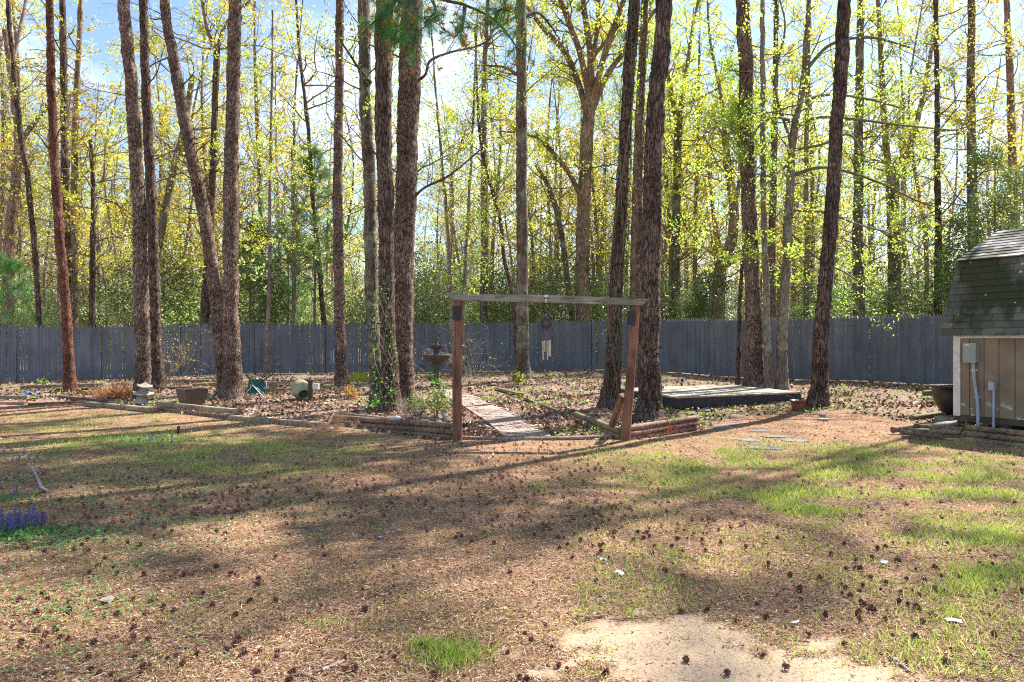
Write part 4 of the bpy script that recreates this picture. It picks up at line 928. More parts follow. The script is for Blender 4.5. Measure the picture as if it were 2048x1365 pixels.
def needles(mb, C, per, ln_, w, col=None):      # tufts of long needles
    n = len(C); D = rng.normal(size=(n*per, 3))+np.array([0, 0, .25]); D /= np.linalg.norm(D, axis=1, keepdims=True)
    c = np.repeat(C, per, 0); L_ = ln_*rng.uniform(.6, 1.1, (n*per, 1)); s_ = np.cross(D, rng.normal(size=(n*per, 3))); s_ /= np.linalg.norm(s_, axis=1, keepdims=True)+1e-9
    tip = c+D*L_-np.array([0, 0, .12])*L_
    V = np.stack([c-s_*w/2, c+s_*w/2, tip], 1).reshape(-1, 3); mb.add(V, np.arange(3*n*per).reshape(-1, 3), col)

# crown prototypes for the tall yard trees (their crowns stand above the picture and shade the lawn)
def pine_crown():
    wd, ndl, tips = MB(), MB(), []
    for i in range(20):
        z = rng.uniform(0, 7.5); a = rng.uniform(0, 6.28); l = (2.9-z*.27)*rng.uniform(.7, 1.1)
        branch(wd, (0, 0, z), (math.cos(a), math.sin(a), .25), l, .05, 0, 1, tips, .05, .16, 5, (4, 7))
    C = tippts(tips, 1.6, .16); n = len(C)
    ndl.leaves(np.repeat(C, 9, 0)+rng.normal(0, .08, (n*9, 3)), .24, .2, 0)
    return wd, ndl
def leaf_crown(h=8, spread=3.2, per=5., size=.10, n0=12):
    wd, lv, tips = MB(), MB(), []
    for i in range(n0):
        z = rng.uniform(0, h*.8); a = rng.uniform(0, 6.28)
        branch(wd, (0, 0, z), (math.cos(a), math.sin(a), rng.uniform(.5, 1.1)), spread*rng.uniform(.7, 1.1), .05, 0, 2, tips, .08, .17, 5, (3, 6))
    lv.leaves(tippts(tips, per, .14), size, .7, 0); return wd, lv
PC = []
for k in range(3):
    a, b = pine_crown(); PC.append((a, b))
PCm = []
def crown_child(kind, k, parent, top, rot, sc=1.):
    key = (kind, k)
    if key not in CM:
        wd, lv = pine_crown() if kind == 'pine' else leaf_crown()
        a = wd.build('limbs', M['pine' if kind == 'pine' else 'oak'], local=True); b = lv.build('crown', M['needle' if kind == 'pine' else 'lime'], smooth=False, local=True)
        CM[key] = (a.data, b.data); bpy.data.objects.remove(a); bpy.data.objects.remove(b)
    for nm, me in zip(('limbs', 'crown'), CM[key]):
        o = bpy.data.objects.new(nm, me); COL.objects.link(o); o.parent = parent
        o.location = Vector(top)-parent.location; o.rotation_euler = (0, 0, rot); o.scale = (sc,)*3
CM = {}

def ptree(name, label, cat, path, mat, d=None, H=20., crown='pine', limbs=(), auto=0, autoz=(3, 9), autolen=(1., 2.2), leaf=None, per=3., lsize=.08, maxlev=2, seg=22, barkamp=.007, flare=1.35, group=None, limbmat=None, stubs=0, dep=0., twigr=.02, lower=None):
    b = path[0]
    if d is None: g = G(b[0], b[1]); d = g[1]
    else:
        bx = (b[0]-CX)/F*d; g = np.array([bx, d, float(gz(bx, d))])
    t = thing(name, label, cat, g, group)
    if crown: H = max(H, EYE+.48*(d+2.5)+8.9)
    k = d/F; pts = [P(p[0], p[1], d+dep*i) for i, p in enumerate(path)]; rad = [p[2]*k/2*(.9 if d < 24 else 1) for p in path]
    pts[0] = np.array([pts[0][0], d, g[2]-.06])
    if H > pts[-1][2]:
        top = pts[-1]; dr = (pts[-1]-pts[-2]); dr = dr/np.linalg.norm(dr); dr[0] *= .6; L_ = (H-top[2]); dr = dr/dr[2]
        pts += [top+dr*L_*.5, top+dr*L_]; rad += [rad[-1]*.72, rad[-1]*.25]
    npt = max(int((pts[-1][2]-pts[0][2])/.09), 8) if d < 24 else max(int((pts[-1][2]-pts[0][2])/.25), 8)
    pa = smoothpath(np.hstack([np.array(pts), np.array(rad)[:, None]]), npt); sp_ = pa[:, :3]; rr = np.maximum(pa[:, 3], .01)
    hz = sp_[:, 2]-g[2]; rr = rr*(1+(flare-1)*np.exp(-np.clip(hz, 0, 9)/.22))
    jit = np.cumsum(rng.normal(0, .0035, (npt, 2)), 0); jit -= np.linspace(0, 1, npt)[:, None]*jit[-1]; sp_[:, :2] += jit
    mb = MB(); mb.tube(sp_, rr, seg, bark=barkamp*min(1, rr.max()/.15), flute=.16 if d < 22 else 0.)
    for _ in range(stubs):
        i = rng.integers(int(npt*.15), int(npt*.55)); a = rng.uniform(0, 6.28); dd = np.array([math.cos(a), math.sin(a), .15])
        q0 = sp_[i]; q1 = q0+dd*(rr[i]+rng.uniform(.03, .25)); mb.tube([q0, (q0+q1)/2, q1], [.022, .016, .010], 5)
    mb.build('trunk', M[mat], t)
    tips = []; lb_ = MB(); any_ = False
    main_ = lb_
    for lm in limbs:
        lb_ = MB()
        lp2 = [P(p[0], p[1], d+(p[3] if len(p) > 3 else 0)) for p in lm]; lr = [p[2]*k/2 for p in lm]
        q = smoothpath(np.hstack([np.array(lp2), np.array(lr)[:, None]]), 5*len(lm)); lb_.tube(q[:, :3], np.maximum(q[:, 3], .006), 8, bark=.002, cap=False); any_ = True
        if leaf or auto:
            L_ = np.linalg.norm(lp2[-1]-lp2[0])
            for _ in range(int(3+L_*2.2)):
                i = rng.integers(len(q)//4, len(q)-1); dr = q[i+1, :3]-q[i-1, :3]; dr /= np.linalg.norm(dr); ax = rng.normal(size=3); ax -= dr*(ax@dr); ax /= np.linalg.norm(ax)
                branch(lb_, q[i, :3], dr*.7+ax*.8, rng.uniform(.5, 1.5), max(q[i, 3]*.35, .008), 1, maxlev, tips, .05, .2)
            tips.append(q[-3:, :3])
        lb_.build('limb', M[limbmat or ('twig' if d > 22 else mat)], t)
    lb_ = main_; any_ = False
    for _ in range(auto):
        z = rng.uniform(*autoz); i = int(np.argmin(abs(sp_[:, 2]-z))); a = rng.uniform(0, 6.28)
        branch(lb_, sp_[i], (math.cos(a), math.sin(a), rng.uniform(.1, .7)), rng.uniform(*autolen), twigr*rng.uniform(.7, 1.2), 0, maxlev, tips, .04, .2); any_ = True
    if any_: lb_.build('branches', M[limbmat or ('twig' if d > 22 else mat)], t)
    if leaf and tips: MB().leaves(tippts(tips, per*1.6, .06), rng.uniform(lsize*.4, lsize*1.05, int(per*1.6*len(np.vstack(tips)))), .7).build('foliage', M[leaf], t, smooth=False)
    if crown:
        zc = H-8.5; i = int(np.argmin(abs(sp_[:, 2]-zc))); crown_child(crown, int(rng.integers(0, 3)), t, sp_[i], rng.uniform(0, 6), rng.uniform(.85, 1.1))
    return t

pg = 'tall straight pines standing in the yard'
ptree('pine_tree', 'slim dark trunk standing alone nearest the left edge inside the fence', 'tree', [(88, 762, 15), (80, 640, 11), (70, 500, 11), (56, 350, 10), (45, 280, 10), (30, 120, 9), (20, 0, 8)], 'dark', H=15, crown='leaf', auto=16, autoz=(4, 10), autolen=(.8, 1.8), leaf='spring', per=1., stubs=4)
ptree('pine_tree', 'orange red leaning pine trunk second from the left', 'tree', [(142, 782, 25), (132, 650, 20), (122, 500, 19), (110, 350, 18), (104, 200, 17), (100, 80, 15), (97, 0, 14)], 'redpine', H=19, stubs=14, auto=8, autoz=(5, 10), autolen=(.5, 1.4), group=pg)
ptree('pine_tree', 'thick pine trunk directly behind the small stone lantern', 'tree', [(286, 795, 33), (286, 700, 31), (285, 600, 30), (280, 450, 28), (271, 300, 27), (259, 150, 25), (247, 0, 24)], 'pine', H=21, stubs=8, group=pg)
ptree('pine_tree', 'narrower darker pine just right of the lantern pine', 'tree', [(316, 778, 27), (314, 680, 24), (312, 580, 23), (305, 420, 21), (299, 280, 20), (292, 120, 18), (287, 0, 16)], 'dark', H=20, stubs=8, auto=8, autoz=(4, 9), group=pg)
ptree('pine_tree', 'crooked pine trunk bending left, rooted beside the straight thick one', 'tree', [(452, 790, 30), (440, 670, 30), (428, 560, 28), (416, 470, 27), (402, 390, 27), (380, 290, 25), (360, 190, 24), (345, 100, 22), (330, 0, 20)], 'pine', H=18, stubs=12, auto=26, autoz=(4, 10), autolen=(.6, 1.8), group=pg, dep=.05)
ptree('pine_tree', 'thick straight pine with plated bark right of the crooked trunk', 'tree', [(466, 796, 44), (466, 700, 36), (463, 600, 33), (461, 450, 32), (464, 300, 30), (468, 150, 28), (470, 0, 27)], 'pine', H=22, stubs=8, group=pg)
ptree('sapling_tree', 'thin grey sapling in front of the fence right of the green camp chair', 'tree', [(534, 752, 11), (536, 660, 8), (539, 560, 8), (539, 420, 6), (541, 300, 5), (544, 150, 4), (545, 20, 3)], 'grey', H=9.5, crown=None, auto=26, autoz=(4, 11), autolen=(.7, 1.8), leaf='spring', per=2., twigr=.012, lsize=.08, seg=10)
ptree('pine_tree', 'straight medium pine between the camp chair and the moss mound', 'tree', [(685, 772, 27), (682, 700, 23), (680, 560, 22), (679, 400, 21), (680, 250, 19), (681, 120, 18), (682, 0, 17)], 'pine', H=20, stubs=6, group=pg)
ptree('oak_tree', 'grey lichened oak trunk leftmost of the central cluster of three', 'tree', [(757, 812, 34), (750, 720, 30), (745, 600, 28), (743, 480, 27), (740, 350, 26), (733, 180, 25), (728, 0, 26)], 'oak', H=18, crown='leaf', stubs=3, limbs=[[(742, 165, 7), (720, 140, 5, -.4), (700, 110, 4, -.8), (668, 60, 2.5, -1.2)]], auto=6, autoz=(5, 9), leaf='lime', per=1.)
ptree('oak_tree', 'dark middle trunk of the central cluster of three, wound with ivy at its foot', 'tree', [(783, 806, 46), (778, 720, 36), (774, 600, 34), (772, 450, 34), (770, 300, 35), (770, 150, 36), (771, 0, 37)], 'dark', d=14.6, H=19, crown='leaf', stubs=2)
ptree('pine_tree', 'thickest reddish pine, rightmost of the central cluster of three', 'tree', [(811, 816, 52), (808, 720, 46), (808, 600, 46), (811, 450, 46), (814, 300, 47), (818, 150, 48), (821, 0, 47)], 'pine', H=22, stubs=6, limbs=[[(822, 170, 8), (850, 150, 6, -.3), (860, 122, 5, -.6), (900, 105, 4, -1.), (960, 90, 3, -1.4), (1000, 60, 2, -1.8)], [(824, 398, 7), (850, 375, 5, -.2), (900, 350, 4, -.4), (960, 300, 2.5, -.7)]], auto=4, autoz=(4, 8), group=pg)
ptree('oak_tree', 'straight grey oak trunk seen through the middle of the gate frame', 'tree', [(1046, 762, 34), (1044, 700, 28), (1043, 600, 27), (1043, 450, 25), (1043, 300, 24), (1042, 150, 23), (1040, 0, 22)], 'oak', H=17, crown='leaf', stubs=3, limbs=[[(1036, 150, 7), (1010, 135, 5, -.3), (985, 132, 4, -.5), (962, 130, 3, -.7)], [(1037, 30, 7), (1005, 50, 5, -.5), (985, 60, 4, -.9)], [(1045, 35, 9), (1075, 25, 7, .4), (1100, 50, 5, .8), (1120, 80, 4, 1.)]], auto=10, autoz=(4, 10), leaf='lime', per=1.3)
ptree('sapling_tree', 'slim leaning brown trunk hugging the left side of the central oak', 'tree', [(1036, 750, 12), (1031, 680, 10), (1026, 600, 10), (1008, 520, 9), (1000, 440, 8), (985, 380, 8), (965, 300, 7), (955, 200, 6), (950, 60, 4)], 'dark', H=10, crown=None, auto=20, autoz=(4, 9), leaf='spring', per=1.6, twigr=.015, seg=12)
ptree('pine_tree', 'dark ivy climbed trunk just left of the right gate post', 'tree', [(1220, 815, 42), (1226, 720, 34), (1232, 600, 30), (1240, 450, 28), (1247, 300, 26), (1257, 150, 26), (1268, 0, 25)], 'dark', H=19, stubs=4, group=pg)
ptree('pine_tree', 'brown trunk half hidden behind the thick trunk right of the gate post', 'tree', [(1277, 776, 18), (1276, 680, 16), (1275, 560, 14), (1278, 400, 13), (1282, 200, 12), (1290, 0, 10)], 'pine', H=17, group=pg, stubs=3)
ptree('pine_tree', 'thick dark ridged trunk right of the right gate post', 'tree', [(1297, 842, 56), (1301, 760, 47), (1304, 650, 44), (1304, 500, 42), (1307, 350, 40), (1315, 180, 37), (1326, 0, 34)], 'dark', H=23, stubs=6, group=pg, barkamp=.010)
ptree('sapling_tree', 'thin brown stem touching the left side of the big pine behind the deck', 'tree', [(1476, 770, 11), (1478, 680, 9), (1482, 560, 8), (1490, 430, 6), (1500, 300, 4), (1503, 150, 3)], 'dark', H=7, crown=None, auto=8, autoz=(3, 7), leaf='lime', per=2., twigr=.012, seg=10)
ptree('pine_tree', 'big brown pine trunk rising behind the wooden deck', 'tree', [(1510, 776, 46), (1507, 700, 39), (1503, 600, 34), (1497, 450, 32), (1494, 300, 30), (1492, 150, 30), (1487, 0, 29)], 'pine', H=21, stubs=5, group=pg, auto=14, autoz=(3, 9), autolen=(.4, 1.1), leaf='lime', per=2.5, lsize=.07)
ptree('maple_tree', 'slim smooth trunk immediately right of the big pine behind the deck', 'tree', [(1538, 779, 18), (1534, 690, 15), (1531, 580, 13), (1527, 430, 12), (1524, 280, 11), (1523, 130, 10), (1525, 0, 9)], 'grey', H=14, crown='leaf', auto=18, autoz=(3, 9), leaf='spring', per=2.2, twigr=.014, limbmat='twigg', seg=14)
mp_l = [[(1585, 350, 9), (1640, 335, 6, -.4), (1700, 345, 5, -.8), (1770, 370, 4, -1.2), (1830, 400, 3, -1.5), (1910, 425, 2, -1.8)], [(1590, 255, 8), (1640, 235, 6, -.3), (1720, 240, 5, -.7), (1800, 250, 4, -1.), (1900, 260, 2, -1.4)],
        [(1580, 420, 6), (1650, 425, 5, .4), (1720, 450, 4, .7), (1790, 470, 3, 1.), (1850, 500, 2, 1.2)], [(1598, 205, 8), (1650, 190, 6, .4), (1720, 195, 5, .7), (1800, 215, 3.5, 1.)], [(1605, 150, 7), (1660, 90, 6, -.4), (1740, 75, 5, -.9), (1820, 95, 3, -1.3)],
        [(1583, 300, 7), (1640, 290, 5, -.5), (1700, 270, 4, -.8), (1740, 330, 3, -1.1), (1800, 350, 2, -1.4)], [(1578, 240, 7), (1550, 235, 5, -.3), (1520, 250, 4, -.5), (1490, 300, 3, -.8)], [(1575, 330, 6), (1540, 360, 4, -.3), (1510, 400, 3, -.7)], [(1575, 460, 5), (1640, 520, 4, -.5), (1690, 545, 3, -.8), (1760, 590, 2, -1.2)], [(1580, 280, 6), (1550, 170, 5, .3), (1570, 60, 4, .5), (1560, 0, 3, .7)]]
ptree('maple_tree', 'grey forked maple behind the deck sending long green branches to the right', 'tree', [(1564, 778, 25), (1565, 700, 22), (1568, 600, 20), (1574, 500, 19), (1580, 380, 18), (1585, 270, 15), (1602, 190, 12), (1612, 80, 10), (1618, 0, 9)], 'grey', H=14, crown='leaf', limbs=mp_l, auto=10, autoz=(3, 9), leaf='lime', per=1.7, lsize=.07, limbmat='twigg')
ptree('pine_tree', 'dark trunk leaning right beside the terracotta pot', 'tree', [(1636, 815, 42), (1642, 730, 34), (1649, 620, 31), (1659, 480, 30), (1670, 340, 29), (1680, 170, 28), (1688, 0, 27)], 'dark', H=21, stubs=5, group=pg)
ptree('sapling_tree', 'left of two thin pale grey saplings behind the left gate post', 'tree', [(905, 756, 10), (903, 640, 9), (896, 480, 7), (885, 340, 6), (872, 200, 4.5), (862, 40, 3)], 'grey', H=11, crown=None, auto=26, autoz=(2.5, 10), leaf='lime', per=1.6, twigr=.012, seg=10)
ptree('sapling_tree', 'right of two thin pale grey saplings behind the left gate post', 'tree', [(926, 754, 10), (928, 640, 8), (935, 480, 7), (942, 340, 6), (950, 180, 4.5), (955, 20, 3)], 'grey', H=11, crown=None, auto=26, autoz=(2.5, 10), leaf='spring', per=1.6, twigr=.012, seg=10)

# trees beyond the fence that the photo tells apart
bz = lambda d: CY+F*(EYE-.33)/d
def btree(label, d, path, mat, **kw):
    p0 = path[0]; kw.setdefault('auto', 28); kw.setdefault('autoz', (4, 17)); kw.setdefault('autolen', (1.4, 3.6)); kw.setdefault('leaf', 'spring'); kw.setdefault('per', 1.7); kw.setdefault('lsize', .135); kw.setdefault('H', 19); kw.setdefault('twigr', .035)
    dx = path[1][0]-p0[0]; dy = path[1][1]-p0[1]; bx = p0[0]-dx/(dy or 1)*(p0[1]-bz(d))*1.0 if dy else p0[0]
    return ptree(kw.pop('name', 'forest_tree'), label, 'tree', [(bx, bz(d), p0[2]*1.15)]+path, mat, d=d, crown=None, seg=12, barkamp=.008, flare=1.2, group='single trees just beyond the fence', **kw)
btree('large pale tan tree forking into many limbs above the gate beam', 29, [(1166, 640, 30), (1165, 560, 28), (1166, 450, 27), (1170, 350, 26), (1175, 250, 25), (1181, 180, 17), (1183, 120, 7), (1184, 90, 2)], 'pale', H=8.2, leaf='spring', limbmat='pale', maxlev=3, per=.45, auto=8, limbs=[
    [(1179, 245, 15), (1158, 170, 13, .3), (1130, 105, 13, .6), (1090, 60, 11, .9), (1055, 15, 9, 1.2)], [(1180, 200, 14), (1161, 110, 12, -.4), (1140, 50, 12, -.8), (1110, -30, 9, -1.2)],
    [(1182, 170, 16), (1180, 100, 13, .5), (1170, 30, 12, 1.), (1160, -60, 9, 1.4)], [(1182, 215, 14), (1206, 120, 12, -.5), (1230, 50, 12, -1.), (1255, -20, 9, -1.5)], [(1181, 230, 13), (1214, 150, 11, .6), (1260, 90, 10, 1.2), (1310, 20, 8, 1.8)],
    [(1165, 400, 11), (1140, 350, 10, -.4), (1110, 310, 9, -.8), (1080, 280, 7, -1.1), (1050, 268, 5, -1.4), (1000, 262, 3, -1.8)], [(1183, 140, 11), (1194, 60, 9, 1.), (1200, -60, 9, 1.6)]])
btree('straight brown trunk right of the thick ridged trunk, forking high up', 32, [(1352, 640, 20), (1352, 500, 18), (1354, 350, 16), (1357, 240, 16)], 'oak', limbs=[[(1357, 240, 11), (1372, 150, 9, .4), (1385, 60, 7, .8), (1405, -40, 5, 1.2)], [(1355, 250, 11), (1340, 170, 9, -.4), (1325, 100, 7, -.8), (1312, 30, 5, -1.2)], [(1358, 215, 8), (1400, 195, 6, .6), (1440, 175, 4, 1.)]], H=8.8)
btree('crooked S shaped trunk between the ridged trunk and the deck pine', 30, [(1433, 625, 25), (1440, 540, 24), (1462, 480, 21), (1467, 420, 19), (1455, 340, 16), (1450, 270, 14)], 'pale', limbs=[[(1465, 420, 10), (1480, 350, 9, .3), (1478, 200, 8, .6), (1490, 60, 6, 1.)], [(1450, 270, 9), (1440, 180, 7, -.4), (1420, 80, 5, -.8), (1415, 0, 4, -1.2)], [(1441, 530, 7), (1425, 510, 5, -.3), (1412, 495, 3, -.5)]], H=10)
btree('slender tan trunk between the two dark trunks at the right gate post', 31, [(1270, 640, 18), (1270, 500, 16), (1273, 350, 14), (1278, 200, 12), (1285, 50, 10)], 'pale', auto=14)
btree('straight trunk just right of the right leaning dark trunk', 31, [(1718, 620, 23), (1716, 500, 20), (1717, 350, 18), (1718, 200, 16), (1721, 50, 14)], 'oak', leaf='spring', auto=26)
btree('trunk splitting into a V to the left of the shed', 33, [(1790, 620, 26), (1788, 520, 24), (1786, 430, 23), (1785, 370, 24)], 'oak', H=9.5, limbs=[[(1784, 380, 15), (1772, 290, 13, -.4), (1765, 180, 11, -.8), (1758, 40, 8, -1.2), (1752, -60, 6, -1.4)], [(1787, 365, 15), (1815, 310, 13, .5), (1835, 240, 11, .9), (1858, 130, 9, 1.3), (1875, 0, 6, 1.6)]], auto=14)
btree('slender dark straight trunk just left of the shed roof', 29, [(1877, 620, 15), (1877, 480, 13), (1876, 330, 11), (1874, 180, 9), (1872, 20, 8)], 'dark', auto=30, leaf='spring')
btree('trunk rising directly behind the shed roof knuckle', 30, [(1948, 560, 22), (1946, 450, 19), (1943, 320, 17), (1942, 180, 15), (1944, 30, 13)], 'oak', leaf='gold')
btree('tall trunk near the right edge behind the shed ridge', 33, [(2025, 520, 18), (2027, 400, 16), (2024, 250, 14), (2018, 100, 12), (2012, 0, 10)], 'pale', leaf='gold')
btree('reddish trunk showing between the two slim maples behind the deck', 30, [(1543, 620, 18), (1544, 500, 15), (1548, 350, 13), (1552, 200, 11), (1553, 50, 9)], 'pine', auto=16, leaf='gold')
btree('dark forest trunk in line with the center of the gate beam left half', 31, [(967, 640, 17), (968, 520, 15), (967, 400, 14), (966, 280, 13), (968, 150, 10), (975, 20, 8)], 'oak', auto=26)
btree('brownish trunk just beyond the fence right of the crooked pine, forking high', 28, [(409, 645, 18), (413, 540, 15), (421, 420, 14), (427, 300, 13), (431, 180, 12), (434, 100, 13)], 'dark', H=8.6, limbs=[[(434, 100, 9), (415, 60, 7, -.3), (404, 0, 6, -.6)], [(436, 95, 9), (450, 50, 7, .3), (480, 20, 5, .6), (510, -10, 4, .8)]], auto=14)
btree('leaning grey trunk slanting right between the two pairs of left pines', 32, [(300, 600, 16), (325, 450, 15), (350, 330, 14), (368, 260, 13), (385, 150, 10)], 'grey', H=12, auto=12, leaf='gold')
btree('pale crooked tree with bare limbs at the far left', 31, [(15, 600, 22), (20, 480, 20), (34, 340, 18), (38, 270, 16), (25, 170, 13), (10, 60, 11)], 'pale', H=12, limbs=[[(37, 290, 11), (65, 250, 9, .5), (95, 215, 7, 1.), (120, 180, 5, 1.4)], [(20, 150, 9), (40, 60, 7, .5), (60, -40, 5, 1.)]], auto=12, leaf='gold', per=1.4)
btree('left of two adjoining trunks behind the orange red pine', 29, [(136, 640, 17), (133, 500, 16), (131, 350, 15), (130, 200, 14), (126, 50, 12)], 'dark', auto=18, leaf='gold', per=1.6)
btree('right paler of two adjoining trunks behind the orange red pine', 31, [(147, 640, 16), (147, 500, 14), (150, 350, 13), (153, 200, 11), (160, 50, 9)], 'pale', auto=16, leaf='gold', per=1.6)
btree('slim straight trunk halfway between the orange pine and the lantern pine', 29, [(183, 640, 12), (185, 500, 10), (185, 380, 8), (181, 280, 7)], 'dark', H=9, auto=18, autoz=(4, 9), leaf='spring', per=1.6)
btree('thin leaning trunk left of the moss mound pine beyond the fence', 30, [(648, 640, 10), (637, 520, 9), (625, 400, 8), (615, 250, 7), (600, 120, 6)], 'dark', auto=22, leaf='gold')
btree('thin straight stem beyond the fence above the camp chair gap', 29, [(588, 640, 9), (588, 520, 7), (585, 400, 6), (584, 300, 4)], 'grey', H=8, auto=14, autoz=(3, 8), leaf='under')
btree('pair member stem slanting behind the central oak to the right', 32, [(1140, 600, 12), (1125, 480, 11), (1100, 380, 10), (1072, 330, 7)], 'oak', H=9, auto=12, autoz=(4, 9))
btree('slim tree between the dark leaning trunk and the maple behind the deck', 34, [(1612, 620, 12), (1614, 480, 10), (1612, 340, 9), (1616, 180, 8), (1620, 20, 6)], 'grey', auto=24)

# young pine beyond the fence
def needle_tree(label, px, d, h, k):
    bx = (px-CX)/F*d; g = np.array([bx, d, float(gz(bx, d))]); t = thing('young_pine', label, 'tree', g, 'young pines beyond the fence'); wd, nd, tips = MB(), MB(), []
    wd.tube([g, g+[.05, 0, h*.5], g+[0, 0, h]], [.07, .045, .012], 8)
    for i in range(k):
        z = h*rng.uniform(.2, .97); a = rng.uniform(0, 6.28); branch(wd, g+[0, 0, z], (math.cos(a), math.sin(a), .3), (1-z/h)*1.9+.35, .02, 0, 1, tips, .08, .12, 4, (3, 5))
    C = tippts(tips, 1.1, .07); needles(nd, C, 16, .26, .014)
    wd.build('trunk', M['twig'], t); nd.build('needles', M['youngneedle'], t, smooth=False)
needle_tree('soft green young pine left of the straight moss mound pine', 628, 30, 9.2, 60); needle_tree('shorter young pine above the fence behind the camp chair', 575, 31, 6.2, 40); needle_tree('young pine peeking between the crooked pine and the sapling', 505, 34, 6.5, 36); needle_tree('young pine at the far left edge above the fence', 18, 29, 4.6, 36)

# repeated forest behind: prototypes then copies sharing mesh data
def forest_proto(h, r, mat, leaf, n0, ln_, per, size, name, label, group, lean=.3, z0=.25, lev=2):
    t = thing(name, label, 'tree', (0, 0, 0), group); wd, lv, tips = MB(), MB(), []
    pts = smoothpath([(0, 0, -.1), (rng.normal(0, lean*.4), rng.normal(0, lean*.4), h*.3), (rng.normal(0, lean), rng.normal(0, lean), h*.65), (rng.normal(0, lean), rng.normal(0, lean), h)], 22)
    wd.tube(pts, np.linspace(r, r*.15, 22)*(1+.25*np.exp(-np.arange(22)/1.)), 8, bark=.006)
    for i in range(n0):
        f = rng.uniform(z0, .98); i_ = int(f*21); a = rng.uniform(0, 6.28)
        branch(wd, pts[i_], (math.cos(a), math.sin(a), rng.uniform(.2, 1.2)), ln_*(1.25-f*.8)*rng.uniform(.6, 1.1), r*.28*(1.2-f), 0, lev, tips, .08, .2, 4, (3, 5))
    wd.build('trunk', M[mat], t)
    if per > 0: lv.leaves(tippts(tips, per*1.3, .07), rng.uniform(size*.4, size*1.05, int(per*1.3*len(np.vstack(tips)))), .7).build('crown', M[leaf], t, smooth=False)
    return t
fg = 'forest trees deep beyond the fence'
L1, L2, L3 = 'tall leafing tree with yellow green spring foliage deep in the woods', 'slim tall tree with golden young leaves deep in the woods', 'nearly bare grey twiggy tree deep in the woods'
FT = [forest_proto(20, .19, 'far', 'spring', 34, 4.0, 2.1, .12, 'forest_tree', L1, fg), forest_proto(18, .15, 'far', 'spring', 32, 3.4, 2.2, .12, 'forest_tree', L1, fg), forest_proto(21, .16, 'far', 'lime', 32, 3.6, 1.9, .12, 'forest_tree', L1, fg, z0=.3),
      forest_proto(16, .10, 'far', 'gold', 30, 2.8, 1.9, .13, 'slender_tree', L2, fg, lean=.5), forest_proto(19, .14, 'far', 'gold', 32, 3.4, 1.5, .135, 'slender_tree', L2, fg),
      forest_proto(20, .17, 'far', 'bud', 38, 3.6, .8, .11, 'bare_tree', L3, fg), forest_proto(17, .12, 'far', 'bud', 34, 3.0, .9, .11, 'bare_tree', L3, fg, lean=.5)]
def zone(x, y):
    px = CX+F*x/y
    return ('at far left by the orange pine', 'behind the pines by the stone lantern', 'behind the central cluster of trunks', 'seen through the gateway gap', 'behind the wooden deck', 'on the shed side')[int(np.searchsorted((230, 500, 880, 1260, 1640), px))]
def depthword(y): return 'near' if y < 42 else 'middle' if y < 66 else 'farthest'
ADJ = {0: 'stout yellow green tree', 1: 'stout yellow green tree', 2: 'lime green leafed tree', 3: 'slender golden leafed tree', 4: 'slender golden leafed tree', 5: 'nearly bare twiggy tree', 6: 'nearly bare twiggy tree'}
SADJ = {0: 'tall glossy dark green shrub', 1: 'low glossy dark green shrub', 2: 'tall pale green leafy bush', 3: 'low pale green leafy bush', 4: 'thin grey twiggy brush'}
used = set()
def place_forest(n, y0, y1, kinds, smin=.85, smax=1.15, xs=1.0):
    k = 0
    while k < n:
        y = rng.uniform(y0, y1); x = rng.uniform(-.80, .80)*y*xs
        j = int(rng.choice(kinds))
        s_ = rng.uniform(smin, smax); loc = (x, y, float(gz(x, y))-.05)
        if j not in used: o = FT[j]; o.location = loc; o.rotation_euler[2] = rng.uniform(0, 6); used.add(j)
        else: o = dup(FT[j], loc, rng.uniform(0, 6.28), s_)
        o['label'] = '%s in the %s woods %s' % (ADJ[j], depthword(y), zone(x, y))
        k += 1
place_forest(52, 32, 46, [0, 1, 2, 3, 3, 4, 4, 5, 6, 6]); place_forest(90, 46, 66, [0, 1, 2, 3, 4, 5, 6, 6]); place_forest(110, 66, 115, [0, 1, 2, 3, 4, 5, 5, 6])

def shrub_proto(h, w, leaf, per, size, name, label, group, n0=14, lev=2, mat='far'):
    t = thing(name, label, 'shrub', (0, 0, 0), group); wd, tips = MB(), []
    for i in range(n0):
        a = rng.uniform(0, 6.28); branch(wd, (rng.normal(0, w*.12), rng.normal(0, w*.12), 0), (math.cos(a)*w/h, math.sin(a)*w/h, 1.), h*rng.uniform(.6, 1.05), .025, 0, lev, tips, .06, .2, 4, (4, 6))
    wd.build('stems', M[mat], t); C = tippts(tips, per, .18)
    MB().leaves(C, rng.uniform(size*.7, size*1.2), .6).build('foliage', M[leaf], t, smooth=False); return t
ug = 'understory shrubs beyond the fence'
S1, S2, S3 = 'glossy dark green holly like shrub filling the wood edge beyond the fence', 'pale yellow green leafy understory bush beyond the fence', 'thin grey twiggy brush beyond the fence'
SH = [shrub_proto(5.0, 2.4, 'holly', 3.6, .13, 'evergreen_shrub', S1, ug), shrub_proto(3.8, 2.2, 'holly', 3.8, .12, 'evergreen_shrub', S1, ug), shrub_proto(4.6, 2.4, 'under', 3.0, .13, 'leafy_shrub', S2, ug), shrub_proto(3.4, 2.0, 'under', 3.2, .12, 'leafy_shrub', S2, ug), shrub_proto(5.5, 2.6, 'bud', .5, .1, 'twiggy_shrub', S3, ug)]
us2 = set()
